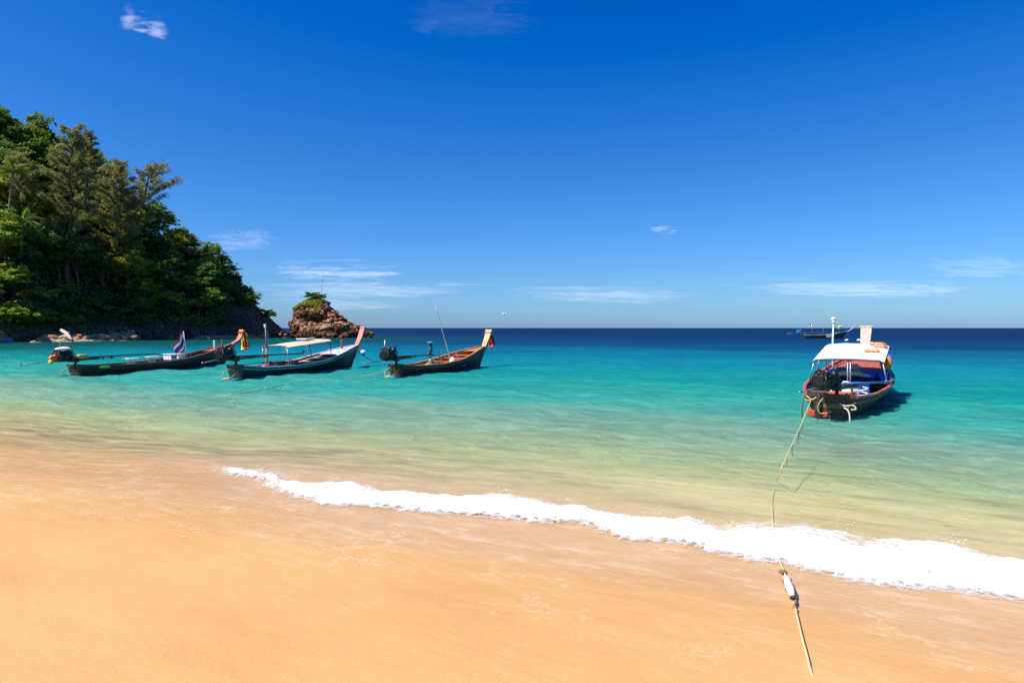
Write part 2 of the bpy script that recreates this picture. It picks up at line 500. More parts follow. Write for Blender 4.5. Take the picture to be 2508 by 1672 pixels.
def water_material():
    m, nt, p, out = new_mat("sea_water")
    nt.nodes.remove(p)
    g = N(nt, "ShaderNodeNewGeometry")
    du = N(nt, "ShaderNodeVectorMath", operation='DOT_PRODUCT'); du.inputs[1].default_value = (ST[0], ST[1], 0)
    ds = N(nt, "ShaderNodeVectorMath", operation='DOT_PRODUCT'); ds.inputs[1].default_value = (SN[0], SN[1], 0)
    L(nt, g.outputs["Position"], du.inputs[0]); L(nt, g.outputs["Position"], ds.inputs[0])
    s = math_n(nt, 'SUBTRACT', ds.outputs["Value"], S_OFF)
    bend = N(nt, "ShaderNodeMapRange", i_From_Min=-7.97, i_From_Max=-13.97, i_To_Min=0.0, i_To_Max=1.1)
    L(nt, du.outputs["Value"], bend.inputs["Value"])
    s = math_n(nt, 'ADD', s, bend.outputs[0])
    cv = N(nt, "ShaderNodeCombineXYZ"); L(nt, du.outputs["Value"], cv.inputs[0]); L(nt, s, cv.inputs[1])
    def noise(sc, det, stretch, rough=0.55, rz=6, dist=0.0):
        mp = N(nt, "ShaderNodeMapping"); mp.inputs["Scale"].default_value = stretch
        mp.inputs["Rotation"].default_value = (0, 0, R(rz))
        L(nt, cv.outputs[0], mp.inputs["Vector"])
        n = N(nt, "ShaderNodeTexNoise", i_Scale=sc, i_Detail=det, i_Roughness=rough, i_Distortion=dist)
        L(nt, mp.outputs[0], n.inputs["Vector"])
        return n.outputs["Fac"]
    # depth varies a little over sand bars
    bars = noise(0.055, 4, (0.7, 1.6, 1))
    sv = math_n(nt, 'MULTIPLY', s, math_n(nt, 'ADD', 1.0, math_n(nt, 'MULTIPLY', math_n(nt, 'SUBTRACT', bars, 0.5), 1.1)))
    f = math_n(nt, 'DIVIDE', math_n(nt, 'LOGARITHM', math_n(nt, 'ADD', math_n(nt, 'MAXIMUM', sv, 0.0), 1.0), 2.0), math.log2(1001))
    body = ramp(nt, f, [(0.0, (0.66, 0.50, 0.23)), (0.17, (0.68, 0.63, 0.33)), (0.27, (0.33, 0.53, 0.36)), (0.36, (0.04, 0.34, 0.275)),
                        (0.43, (0.002, 0.245, 0.225)), (0.53, (0.001, 0.160, 0.235)), (0.625, (0.001, 0.045, 0.12)), (0.75, (0.001, 0.020, 0.075)), (1.0, (0.001, 0.014, 0.06))])
    cover = ramp(nt, f, [(0.0, (0.0,) * 3), (0.10, (0.08,) * 3), (0.20, (0.25,) * 3), (0.29, (0.52,) * 3), (0.38, (0.85,) * 3), (0.48, (1, 1, 1))])
    tint = ramp(nt, f, [(0.0, (1, 1, 1)), (0.17, (0.93, 0.98, 0.92)), (0.30, (0.60, 0.93, 0.82)), (0.45, (0.1, 0.6, 0.6))])
    # ripples
    r1 = noise(4.2, 5, (0.62, 1.25, 1), 0.68, 5, 0.5)
    r2 = noise(0.75, 3, (0.38, 1.15, 1), 0.55, 10, 0.3)
    r3 = noise(0.16, 3, (0.35, 1.3, 1), 0.55, 3)
    h = math_n(nt, 'ADD', math_n(nt, 'MULTIPLY', r1, 0.55), math_n(nt, 'ADD', math_n(nt, 'MULTIPLY', r2, 0.75), math_n(nt, 'MULTIPLY', r3, 1.2)))
    bmp = N(nt, "ShaderNodeBump", i_Strength=0.9, i_Distance=0.38)
    L(nt, h, bmp.inputs["Height"])
    # light scattered back out of the water: soft under the surface
    pat = noise(0.42, 5, (0.40, 1.5, 1), 0.62, 7, 0.5)
    pat2 = noise(2.4, 5, (0.5, 1.3, 1), 0.7, 4, 0.5)
    pv = math_n(nt, 'ADD', math_n(nt, 'MULTIPLY', pat, 0.45), math_n(nt, 'MULTIPLY', pat2, 0.55))
    pc = ramp(nt, pv, [(0.36, (0.70, 0.76, 0.80)), (0.5, (1.0, 1.0, 1.0)), (0.64, (1.32, 1.24, 1.18))])
    # dark green reflection of the headland painted into the water over its rocky bottom
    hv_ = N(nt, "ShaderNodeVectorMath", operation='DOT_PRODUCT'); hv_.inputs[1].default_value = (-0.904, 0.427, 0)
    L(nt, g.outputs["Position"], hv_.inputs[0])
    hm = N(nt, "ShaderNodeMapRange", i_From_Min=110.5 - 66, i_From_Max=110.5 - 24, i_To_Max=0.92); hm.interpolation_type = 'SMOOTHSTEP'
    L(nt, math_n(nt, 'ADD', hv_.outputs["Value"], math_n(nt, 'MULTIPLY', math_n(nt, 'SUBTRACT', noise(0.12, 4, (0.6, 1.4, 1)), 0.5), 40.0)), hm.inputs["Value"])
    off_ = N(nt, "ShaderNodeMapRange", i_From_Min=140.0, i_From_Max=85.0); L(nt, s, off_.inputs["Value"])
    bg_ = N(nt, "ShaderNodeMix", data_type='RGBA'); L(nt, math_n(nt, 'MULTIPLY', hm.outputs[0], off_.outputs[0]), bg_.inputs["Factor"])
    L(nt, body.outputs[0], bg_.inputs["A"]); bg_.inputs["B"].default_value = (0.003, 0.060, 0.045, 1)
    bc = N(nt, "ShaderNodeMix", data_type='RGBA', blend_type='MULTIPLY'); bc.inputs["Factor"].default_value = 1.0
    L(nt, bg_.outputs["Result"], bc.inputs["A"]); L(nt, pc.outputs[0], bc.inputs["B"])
    dif0 = N(nt, "ShaderNodeBsdfDiffuse")
    L(nt, bc.outputs["Result"], dif0.inputs["Color"]); L(nt, bmp.outputs[0], dif0.inputs["Normal"])
    sss = N(nt, "ShaderNodeSubsurfaceScattering", falloff='BURLEY')
    L(nt, bc.outputs["Result"], sss.inputs["Color"]); L(nt, bmp.outputs[0], sss.inputs["Normal"])
    sss.inputs["Scale"].default_value = 0.55
    sss.inputs["Radius"].default_value = (1, 1, 1)
    dif = N(nt, "ShaderNodeMixShader"); dif.inputs[0].default_value = 0.4
    L(nt, dif0.outputs[0], dif.inputs[1]); L(nt, sss.outputs[0], dif.inputs[2])
    tr = N(nt, "ShaderNodeBsdfTransparent")
    L(nt, tint.outputs[0], tr.inputs["Color"])
    mx = N(nt, "ShaderNodeMixShader")
    L(nt, cover.outputs[0], mx.inputs[0]); L(nt, tr.outputs[0], mx.inputs[1]); L(nt, dif.outputs[0], mx.inputs[2])
    gl = N(nt, "ShaderNodeBsdfGlossy", i_Roughness=0.16)
    L(nt, bmp.outputs[0], gl.inputs["Normal"])
    fr = N(nt, "ShaderNodeFresnel", i_IOR=1.33)
    L(nt, bmp.outputs[0], fr.inputs["Normal"])
    deepen = N(nt, "ShaderNodeMapRange", i_From_Min=-1.0, i_From_Max=9.0, i_To_Min=0.05, i_To_Max=0.08); L(nt, s, deepen.inputs["Value"])
    lim = math_n(nt, 'MINIMUM', math_n(nt, 'MULTIPLY', fr.outputs[0], 0.6), deepen.outputs[0])
    mx2 = N(nt, "ShaderNodeMixShader")
    L(nt, lim, mx2.inputs[0]); L(nt, mx.outputs[0], mx2.inputs[1]); L(nt, gl.outputs[0], mx2.inputs[2])
    L(nt, mx2.outputs[0], out.inputs["Surface"])
    return m

uu2 = axis(-15, 14, 0.11, 1.055, -30000, 30000)
ss2 = np.concatenate([np.arange(-4.2, 16, 0.10), axis(16, 16.3, 0.12, 1.045, 16, 30000)])
S2, U2 = np.meshgrid(ss2, uu2, indexing='ij')
X2, Y2 = xy(S2, U2)
wave = sea_height(S2, U2)
film_e = f_film(U2)
gz = sand_z(S2, U2)
# open water, then the thin sheet of swash lying on the sand, then below the sand
wob = 0.12 * np.sin(U2 * 2.3) + 0.08 * np.sin(U2 * 5.1 + 1) + 0.05 * np.sin(U2 * 11.0 + 2)
k = np.clip((S2 - film_e - wob) / 0.5, -1, 1)
film = gz + np.where(k > 0, 0.004 + 0.004 * k + 0.004 * np.clip(wave * 30, -0.6, 1), 0.05 * k)
SE = S2 + shift(U2)
Z2 = np.where(SE > 1.2, wave, np.maximum(wave * np.clip((SE + 0.2) / 1.4, 0, 1), film))
Z2 = np.where(SE < 0.0, film, Z2)
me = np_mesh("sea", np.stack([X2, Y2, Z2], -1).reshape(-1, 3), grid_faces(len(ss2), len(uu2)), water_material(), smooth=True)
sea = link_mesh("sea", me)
tag(sea, kind="structure")

# --- breaking wave: a rolled bank of foam
def foam_material(name, lo, hi, scale):
    m, nt, p, out = new_mat(name)
    at_ = N(nt, "ShaderNodeAttribute", attribute_name="cover")
    tc = N(nt, "ShaderNodeTexCoord")
    nz = N(nt, "ShaderNodeTexNoise", i_Scale=scale, i_Detail=6, i_Roughness=0.7, i_Distortion=0.6)
    L(nt, tc.outputs["Object"], nz.inputs["Vector"])
    v = N(nt, "ShaderNodeTexVoronoi", feature='DISTANCE_TO_EDGE', i_Scale=scale * 1.1)
    wv = N(nt, "ShaderNodeVectorMath", operation='ADD')
    sv = N(nt, "ShaderNodeVectorMath", operation='SCALE'); sv.inputs["Scale"].default_value = 0.25
    L(nt, nz.outputs["Color"], sv.inputs[0]); L(nt, tc.outputs["Object"], wv.inputs[0]); L(nt, sv.outputs[0], wv.inputs[1])
    L(nt, wv.outputs[0], v.inputs["Vector"])
    lace = math_n(nt, 'SUBTRACT', 0.22, v.outputs["Distance"])
    a = math_n(nt, 'ADD', math_n(nt, 'MULTIPLY', at_.outputs["Fac"], 1.9), math_n(nt, 'ADD', math_n(nt, 'MULTIPLY', lace, 1.3), math_n(nt, 'MULTIPLY', math_n(nt, 'SUBTRACT', nz.outputs["Fac"], 0.95), 1.7)))
    al = N(nt, "ShaderNodeMapRange", i_From_Min=lo, i_From_Max=hi)
    al.interpolation_type = 'SMOOTHSTEP'
    L(nt, a, al.inputs["Value"])
    p.inputs["Base Color"].default_value = (0.74, 0.74, 0.73, 1)
    p.inputs["Roughness"].default_value = 0.6
    p.inputs["Subsurface Weight"].default_value = 0.0
    b = N(nt, "ShaderNodeBump", i_Strength=0.6, i_Distance=0.03); L(nt, nz.outputs["Fac"], b.inputs["Height"]); L(nt, b.outputs[0], p.inputs["Normal"])
    L(nt, al.outputs[0], p.inputs["Alpha"])
    return m

def fbm(x, y, z=0.0, oct_=4):
    t, a, f = 0.0, 1.0, 1.0
    for _ in range(oct_):
        t += a * mnoise.noise((x * f, y * f, z + f * 3.1))
        a *= 0.5
        f *= 2.03
    return t

def surf():
    us = np.arange(-6.4, 16, 0.04)
    nt_ = 56
    V, C = [], []
    for u in us:
        lo = float(f_low(u)) + 0.16 * fbm(u * 1.3, 3.0) + 0.05 * fbm(u * 5, 1.0)
        hi = float(f_up(u)) + 0.18 * fbm(u * 1.3, 9.0) + 0.06 * fbm(u * 5, 5.0)
        grow = min(1, max(0, (u + 4.9) / 1.8))
        ext_lo, ext_hi = 0.22, 0.95
        for j in range(nt_):
            t = j / (nt_ - 1)
            s = (lo - ext_lo) + t * (hi - lo + ext_lo + ext_hi)
            q = (s - lo) / max(hi - lo, 0.2)       # 0 at the front foot, 1 at the crest line behind
            base = max(float(sand_z(s, u)), 0.0 if s > 0.2 else -1)
            prof = max(0.0, math.sin(min(max(q, 0), 1.25) / 1.25 * math.pi)) ** 1.6
            lump = 0.55 + 0.9 * (0.5 + 0.5 * fbm(u * 2.2, s * 2.6, 2.0)) + 0.16 * fbm(u * 8, s * 8, 4.0)
            z = base + 0.008 + grow * prof * 0.105 * lump
            x, y = xy(s, u)
            V.append((x, y, z))
            c = min(1, max(0, (s - lo + ext_lo) / 0.46)) * min(1, max(0, 1.0 - (s - hi) / ext_hi))
            c *= 1.0 if q < 0.55 else 1.0 - min(0.8, (q - 0.5) * 1.1) * (0.30 + 1.5 * max(0.0, 0.35 + fbm(u * 0.9, s * 1.4, 11.0)))
            edge_l = min(1, max(0, (u + 6.2) / 2.0))
            C.append(c * edge_l)
    me = np_mesh("breaking_wave_foam", np.array(V), grid_faces(len(us), nt_), foam_material("surf_foam", 0.05, 1.35, 9.0), smooth=True)
    a = me.attributes.new("cover", 'FLOAT', 'POINT')
    a.data.foreach_set("value", np.array(C, dtype=np.float32))
    o = link_mesh("breaking_wave_foam", me)
    tag(o, "white foam of the small wave breaking along the sand", "foam", kind="stuff")
    # drops thrown up from the crest
    rng = random.Random(5)
    mb = MB()
    jets = []
    for px, py, h_ in ((830, 1175, 0.05), (1075, 1203, 0.09), (1240, 1200, 0.07), (1388, 1222, 0.07), (1610, 1262, 0.13), (2070, 1290, 0.12), (2330, 1320, 0.06), (950, 1188, 0.04), (1750, 1275, 0.05)):
        q = at(px, py, 0.1)
        s_, u_ = su(q.x, q.y)
        jets.append((s_, u_, h_))
    for _ in range(170):
        s_, u_, h_ = rng.choice(jets)
        k = rng.random() ** 1.6
        u = u_ + rng.gauss(0, 0.05 + 0.05 * (1 - k)) + 0.05 * k
        s = s_ + rng.gauss(-0.03, 0.05)
        x, y = xy(s, u)
        r = rng.uniform(0.0015, 0.0042) * (1.4 - 0.7 * k)
        mb.blob((x, y, 0.085 + h_ * k), (r, r, r * 1.8), seed=_, sub=1, amp=0.2)
    d = mb.build("wave_spray", pmat("spray_white", (0.85, 0.86, 0.86), var=0.03, rough=0.3, bump=0))
    tag(d, "white drops thrown up along the crest of the small wave", "spray", kind="stuff")
surf()

def lace_strip(name, pts, width, label, dens=0.5, seed=1, dz=0.012):
    """a thin line of foam left on the sand"""
    P = [at(x, y, 0.15) for x, y in pts]
    dist = [0]
    for a, b in zip(P, P[1:]):
        dist.append(dist[-1] + (b - a).length)
    n = max(8, int(dist[-1] / 0.05))
    V, C = [], []
    m_ = 9
    for i in range(n + 1):
        d = dist[-1] * i / n
        x = np.interp(d, dist, [p.x for p in P]); y = np.interp(d, dist, [p.y for p in P])
        s, u = su(x, y)
        s += 0.10 * fbm(d * 1.3, seed) + 0.04 * fbm(d * 5, seed + 3)
        w = width * (0.6 + 0.8 * abs(fbm(d * 1.1, seed + 8)))
        for j in range(m_):
            t = j / (m_ - 1) - 0.5
            ss_ = s + t * w
            xx, yy = xy(ss_, u)
            V.append((xx, yy, float(sand_z(ss_, u)) + (dz - 0.006) + 0.003 * (1 - 4 * t * t)))
            C.append(max(0, 1 - (2 * abs(t)) ** 1.5) * dens * min(1, i / 6, (n - i) / 6) * (0.55 + 0.9 * max(-0.5, fbm(d * 0.9, seed + 20))))
    me = np_mesh(name, np.array(V), grid_faces(n + 1, m_), foam_material("lace_foam", 0.05, 1.35, 16.0) if "lace_m" not in MATS else MATS["lace_m"], smooth=True)
    MATS["lace_m"] = me.materials[0]
    a = me.attributes.new("cover", 'FLOAT', 'POINT')
    a.data.foreach_set("value", np.array(C, dtype=np.float32))
    o = link_mesh(name, me)
    tag(o, label, "foam", kind="stuff")
lace_strip("foam_line", [(-40, 1300), (60, 1275), (200, 1275), (330, 1310), (450, 1330), (545, 1338)], 0.16, "thin line of white foam at the edge of the swash on the left", 0.5, 1)
lace_strip("foam_line", [(380, 1135), (470, 1125), (560, 1128), (640, 1150)], 0.5, "patch of broken foam at the left end of the breaking wave", 0.8, 2, 0.05)
lace_strip("foam_line", [(520, 1545), (600, 1510), (700, 1465), (780, 1430)], 0.07, "pale diagonal foam streak left on the dry looking sand", 0.5, 3)
lace_strip("foam_line", [(350, 1600), (400, 1578), (430, 1565)], 0.05, "short pale foam streak at the lower left of the sand", 0.5, 4)
lace_strip("foam_line", [(850, 1635), (880, 1605), (925, 1600), (960, 1610)], 0.09, "curled scrap of foam near the bottom edge of the sand", 0.55, 5)
lace_strip("foam_line", [(1815, 1490), (1850, 1520), (1880, 1545), (1905, 1530)], 0.10, "foam scrap on the sand left of the rope", 0.6, 6)
lace_strip("foam_line", [(1740, 1560), (1750, 1610), (1765, 1655)], 0.05, "narrow upright foam scrap at the bottom of the sand", 0.5, 7)
lace_strip("foam_line", [(2050, 1650), (2110, 1640), (2200, 1645)], 0.09, "foam scrap at the bottom right of the rope", 0.5, 8)
lace_strip("foam_line", [(2150, 1480), (2300, 1510), (2508, 1560)], 0.08, "faint foam streak in front of the wave at the right", 0.42, 9)
# ================================================================== HEADLAND
H0 = np.array([-75.0, 100.0]); HT = np.array([0.427, 0.904]); HN = np.array([-0.904, 0.427])
U_T = [-70, -40, 0, 20, 30, 40, 46, 50, 54, 56.5, 59, 62, 72]
Z_T = [30, 34, 35, 32.5, 28, 21.8, 17.2, 13.4, 8.4, 5.3, 2.0, -1.2, -5]
V_T = [36, 35, 33, 30, 26, 20, 14, 10, 7, 5, 3, 2.5, 2]
def hill_xy(u, v):
    return H0[0] + u * HT[0] + v * HN[0], H0[1] + u * HT[1] + v * HN[1]
def hill_base(u, v):
    zc = float(np.interp(u, U_T, Z_T)); vc = float(np.interp(u, U_T, V_T))
    if v < 0:
        return max(-5.0, 0.30 * v + 0.25)
    if v < vc:
        f = (v / vc) ** 0.86
        return 0.25 + zc * f if zc > 0 else 0.25 + zc * f
    return zc - max(0, zc) * 0.45 * min(1, (v - vc) / 45.0) + 0.25
def hill_z(u, v):
    z = hill_base(u, v)
    rocky = min(1.0, max(0.0, (u - 46) / 6.0)) if z > 0 else 0.4
    foot = math.exp(-((v - 1.0) / 2.2) ** 2)
    amp = 0.5 + 0.9 * rocky
    n = fbm(u * 0.23, v * 0.23, 1.0, 4) * amp
    n += (rocky + foot * 0.6) * 0.8 * abs(fbm(u * 0.6, v * 0.6, 7.0, 4))
    if u > 57:
        n *= 0.5
    return z + n * min(1, max(0.15, v / 3.0))
def u_of_px(px, v):
    lo, hi = -60.0, 75.0
    t = (px - 1254) / FPX
    for _ in range(40):
        m = (lo + hi) / 2
        x, y = hill_xy(m, v)
        if x / y < t: lo = m
        else: hi = m
    return (lo + hi) / 2

hu = np.arange(-62, 74, 0.7); hv = np.concatenate([np.arange(-9, 36, 0.6), np.arange(36, 90, 1.6)])
V = np.array([[(*hill_xy(u, v), hill_z(u, v)) for v in hv] for u in hu]).reshape(-1, 3)
m, nt, p, out = new_mat("headland_ground")
tc = N(nt, "ShaderNodeTexCoord")
n1 = N(nt, "ShaderNodeTexNoise", i_Scale=0.35, i_Detail=8, i_Roughness=0.7); L(nt, tc.outputs["Object"], n1.inputs["Vector"])
n2 = N(nt, "ShaderNodeTexNoise", i_Scale=1.6, i_Detail=8, i_Roughness=0.75); L(nt, tc.outputs["Object"], n2.inputs["Vector"])
rk = ramp(nt, n2.outputs["Fac"], [(0.35, (0.040, 0.026, 0.018)), (0.5, (0.14, 0.082, 0.052)), (0.64, (0.30, 0.185, 0.105))])
so = ramp(nt, n1.outputs["Fac"], [(0.35, (0.02, 0.018, 0.010)), (0.65, (0.05, 0.042, 0.02))])
g = N(nt, "ShaderNodeNewGeometry")
dt = N(nt, "ShaderNodeVectorMath", operation='DOT_PRODUCT'); dt.inputs[1].default_value = (HT[0], HT[1], 0)
L(nt, g.outputs["Position"], dt.inputs[0])
u0 = float(np.dot(H0, HT))
mr = N(nt, "ShaderNodeMapRange", i_From_Min=u0 + 42, i_From_Max=u0 + 50); L(nt, dt.outputs["Value"], mr.inputs["Value"])
sp = N(nt, "ShaderNodeSeparateXYZ"); L(nt, g.outputs["Position"], sp.inputs[0])
low = N(nt, "ShaderNodeMapRange", i_From_Min=4.5, i_From_Max=1.5); L(nt, sp.outputs["Z"], low.inputs["Value"])
mm = math_n(nt, 'MAXIMUM', mr.outputs[0], low.outputs[0])
mx = N(nt, "ShaderNodeMix", data_type='RGBA'); L(nt, mm, mx.inputs["Factor"]); L(nt, so.outputs[0], mx.inputs["A"]); L(nt, rk.outputs[0], mx.inputs["B"])
L(nt, mx.outputs["Result"], p.inputs["Base Color"]); p.inputs["Roughness"].default_value = 0.95; p.inputs["Specular IOR Level"].default_value = 0.15
b = N(nt, "ShaderNodeBump", i_Strength=0.8, i_Distance=0.5); L(nt, n2.outputs["Fac"], b.inputs["Height"]); L(nt, b.outputs[0], p.inputs["Normal"])
hill = link_mesh("headland_hill", np_mesh("headland_hill", V, grid_faces(len(hu), len(hv))[:, ::-1], m, smooth=False))
tag(hill, kind="structure")

# ------------------------------------------------------------------ leaves
def leaf_mat(name, dark, light, trans=0.45, hue_var=0.03):
    m, nt, p, out = new_mat(name)
    g = N(nt, "ShaderNodeNewGeometry")
    oi = N(nt, "ShaderNodeObjectInfo")
    r = ramp(nt, g.outputs["Random Per Island"], [(0.0, dark), (0.75, tuple((a + b) / 2 for a, b in zip(dark, light))), (1.0, light)])
    hsv = N(nt, "ShaderNodeHueSaturation")
    L(nt, r.outputs[0], hsv.inputs["Color"])
    mr = N(nt, "ShaderNodeMapRange", i_To_Min=0.5 - hue_var, i_To_Max=0.5 + hue_var); L(nt, oi.outputs["Random"], mr.inputs["Value"]); L(nt, mr.outputs[0], hsv.inputs["Hue"])
    mv = N(nt, "ShaderNodeMapRange", i_To_Min=0.75, i_To_Max=1.25)
    fr = math_n(nt, 'FRACT', math_n(nt, 'MULTIPLY', oi.outputs["Random"], 7.31)); L(nt, fr, mv.inputs["Value"]); L(nt, mv.outputs[0], hsv.inputs["Value"])
    L(nt, hsv.outputs[0], p.inputs["Base Color"])
    p.inputs["Roughness"].default_value = 0.5
    p.inputs["Specular IOR Level"].default_value = 0.25
    t = N(nt, "ShaderNodeBsdfTranslucent")
    yl = N(nt, "ShaderNodeMix", data_type='RGBA', blend_type='MULTIPLY'); yl.inputs["Factor"].default_value = 1
    L(nt, hsv.outputs[0], yl.inputs["A"]); yl.inputs["B"].default_value = (1.25, 1.15, 0.45, 1)
    L(nt, yl.outputs["Result"], t.inputs["Color"])
    mx = N(nt, "ShaderNodeMixShader"); mx.inputs[0].default_value = trans
    L(nt, p.outputs[0], mx.inputs[1]); L(nt, t.outputs[0], mx.inputs[2]); L(nt, mx.outputs[0], out.inputs["Surface"])
    return m
LEAF_DARK = leaf_mat("leaves_dark_green", (0.064, 0.135, 0.029), (0.192, 0.323, 0.063))
LEAF_MID = leaf_mat("leaves_mid_green", (0.121, 0.213, 0.032), (0.360, 0.457, 0.074))
LEAF_YEL = leaf_mat("leaves_yellow_green", (0.157, 0.231, 0.024), (0.456, 0.483, 0.060))
LEAF_CAS = leaf_mat("needles_grey_green", (0.17, 0.185, 0.07), (0.33, 0.33, 0.14), trans=0.4)
LEAF_PALM = leaf_mat("palm_leaves", (0.077, 0.144, 0.026), (0.230, 0.307, 0.058))
BARK = pmat("bark", (0.13, 0.10, 0.07), var=0.4, scale=3, rough=0.95, bump=0.6, stretch=(3, 3, 0.6))
BARK_PALE = pmat("bark_pale", (0.24, 0.20, 0.15), var=0.35, scale=3, rough=0.95, bump=0.5, stretch=(3, 3, 0.7))

def leaf_quads(C, Nn, size, rng, aspect=0.55, axis_hint=None, jitter=0.6):
    """diamond leaves at points C with preferred normals Nn"""
    n = len(C)
    nor = Nn + rng.normal(0, jitter, (n, 3))
    nor /= np.linalg.norm(nor, axis=1, keepdims=True) + 1e-9
    a = rng.normal(0, 1, (n, 3)) if axis_hint is None else axis_hint + rng.normal(0, 0.35, (n, 3))
    a -= nor * (a * nor).sum(1, keepdims=True)
    a /= np.linalg.norm(a, axis=1, keepdims=True) + 1e-9
    b = np.cross(nor, a)
    sz = size * rng.uniform(0.6, 1.35, (n, 1))
    v = np.stack([C - a * sz * 0.5, C + b * sz * aspect * 0.5 + nor * sz * 0.06, C + a * sz * 0.5 - nor * sz * 0.10, C - b * sz * aspect * 0.5 + nor * sz * 0.06], 1)
    return v.reshape(-1, 3), np.arange(n * 4).reshape(n, 4)

def broad_crown(seed, nclump=46, per=80, leaf=0.075, flat=0.8, lift=0.35):
    """crown of unit radius, centred at the origin"""
    rng = np.random.RandomState(seed)
    d = rng.normal(0, 1, (nclump, 3)); d /= np.linalg.norm(d, axis=1, keepdims=True)
    d[:, 2] = np.abs(d[:, 2]) * 1.0 - lift * rng.uniform(0, 1, nclump)
    rad = rng.uniform(0.45, 1.0, nclump) ** 0.7
    lob = 1 + 0.25 * np.sin(3 * np.arctan2(d[:, 1], d[:, 0]) + seed) + 0.12 * rng.normal(0, 1, nclump)
    cc = d * (rad * lob)[:, None]
    cc[:, 2] *= flat
    Cs, Ns = [], []
    for k in range(nclump):
        r = rng.uniform(0.16, 0.34)
        q = rng.normal(0, 1, (per, 3)); q /= np.linalg.norm(q, axis=1, keepdims=True)
        q[:, 2] = np.where(q[:, 2] < -0.25, -q[:, 2] * 0.6, q[:, 2])
        rr = rng.uniform(0.55, 1.08, (per, 1))
        pts = cc[k] + q * rr * r * np.array([1.15, 1.15, 0.62])
        Cs.append(pts); Ns.append(q * 0.6 + np.array([0, 0, 0.8]))
    C = np.concatenate(Cs); Nn = np.concatenate(Ns)
    return leaf_quads(C, Nn, leaf, rng), cc

def limb_mesh(name, cc, height, r0, mat, seed, top_frac=0.75, lean=(0, 0)):
    """trunk from the ground up to the crown centre (unit crown scaled later separately)"""
    rng = random.Random(seed)
    mb = MB()
    pts = []
    n = 7
    for i in range(n + 1):
        t = i / n
        pts.append((lean[0] * t * t + 0.15 * r0 * 8 * fbm(t * 2, seed) * t, lean[1] * t * t + 0.15 * r0 * 8 * fbm(t * 2, seed + 5) * t, height * t))
    mb.tube(pts, [r0 * (1.25 if i == 0 else 1.0) * (1 - 0.72 * i / n) for i in range(n + 1)], n=7)
    P = [Vector(q) for q in pts]
    for c in cc:
        t = rng.uniform(0.5, 0.92)
        i = int(t * n)
        b = P[i]
        e = Vector(c)
        mid = (b + e) / 2 + Vector((rng.uniform(-.1, .1), rng.uniform(-.1, .1), rng.uniform(-0.02, .1))) * (e - b).length
        mb.tube([b, mid, e], [r0 * 0.30, r0 * 0.18, r0 * 0.06], n=4)
    return mb.mesh(name, mat)

TREE_LIB = {}
def broad_tree_lib(key, seed, mat, R=3.2, trunk=4.0, nclump=46, per=80, leaf=0.17, flat=0.8, bark=BARK):
    (v, f), cc = broad_crown(seed, nclump, per, leaf, flat)
    top = trunk
    v = v * R + np.array([0, 0, top + R * 0.12])
    cme = np_mesh("crown", v, f, mat)
    tme = limb_mesh("trunk", [tuple(c * R * 0.85 + np.array([0, 0, top + R * 0.1])) for c in cc[:16]], top + R * 0.25, 0.16 + 0.02 * R, bark, seed)
    TREE_LIB[key] = (cme, tme, top + R)
for i, (mt, nm) in enumerate(((LEAF_DARK, "dark"), (LEAF_MID, "mid"), (LEAF_YEL, "yellow"))):
    for k in range(3):
        broad_tree_lib((nm, k), 11 + i * 7 + k, mt, R=3.1 + 0.3 * k, trunk=3.6 + 0.8 * k, nclump=40 + 5 * k, per=60, leaf=0.15, flat=(0.75, 0.9, 1.05)[k])
for i, (mt, nm) in enumerate(((LEAF_DARK, "dark"), (LEAF_MID, "mid"), (LEAF_YEL, "yellow"))):
    (v, f), cc = broad_crown(71 + i, 26, 80, 0.22, 0.75, lift=0.2)
    v = v * 1.35 + np.array([0, 0, 0.85])
    TREE_LIB[("shrub", nm)] = (np_mesh("foliage", v, f, mt), limb_mesh("stem", [tuple(c * 1.1 + np.array([0, 0, 0.85])) for c in cc[:8]], 0.9, 0.05, BARK, 90 + i), 2.0)

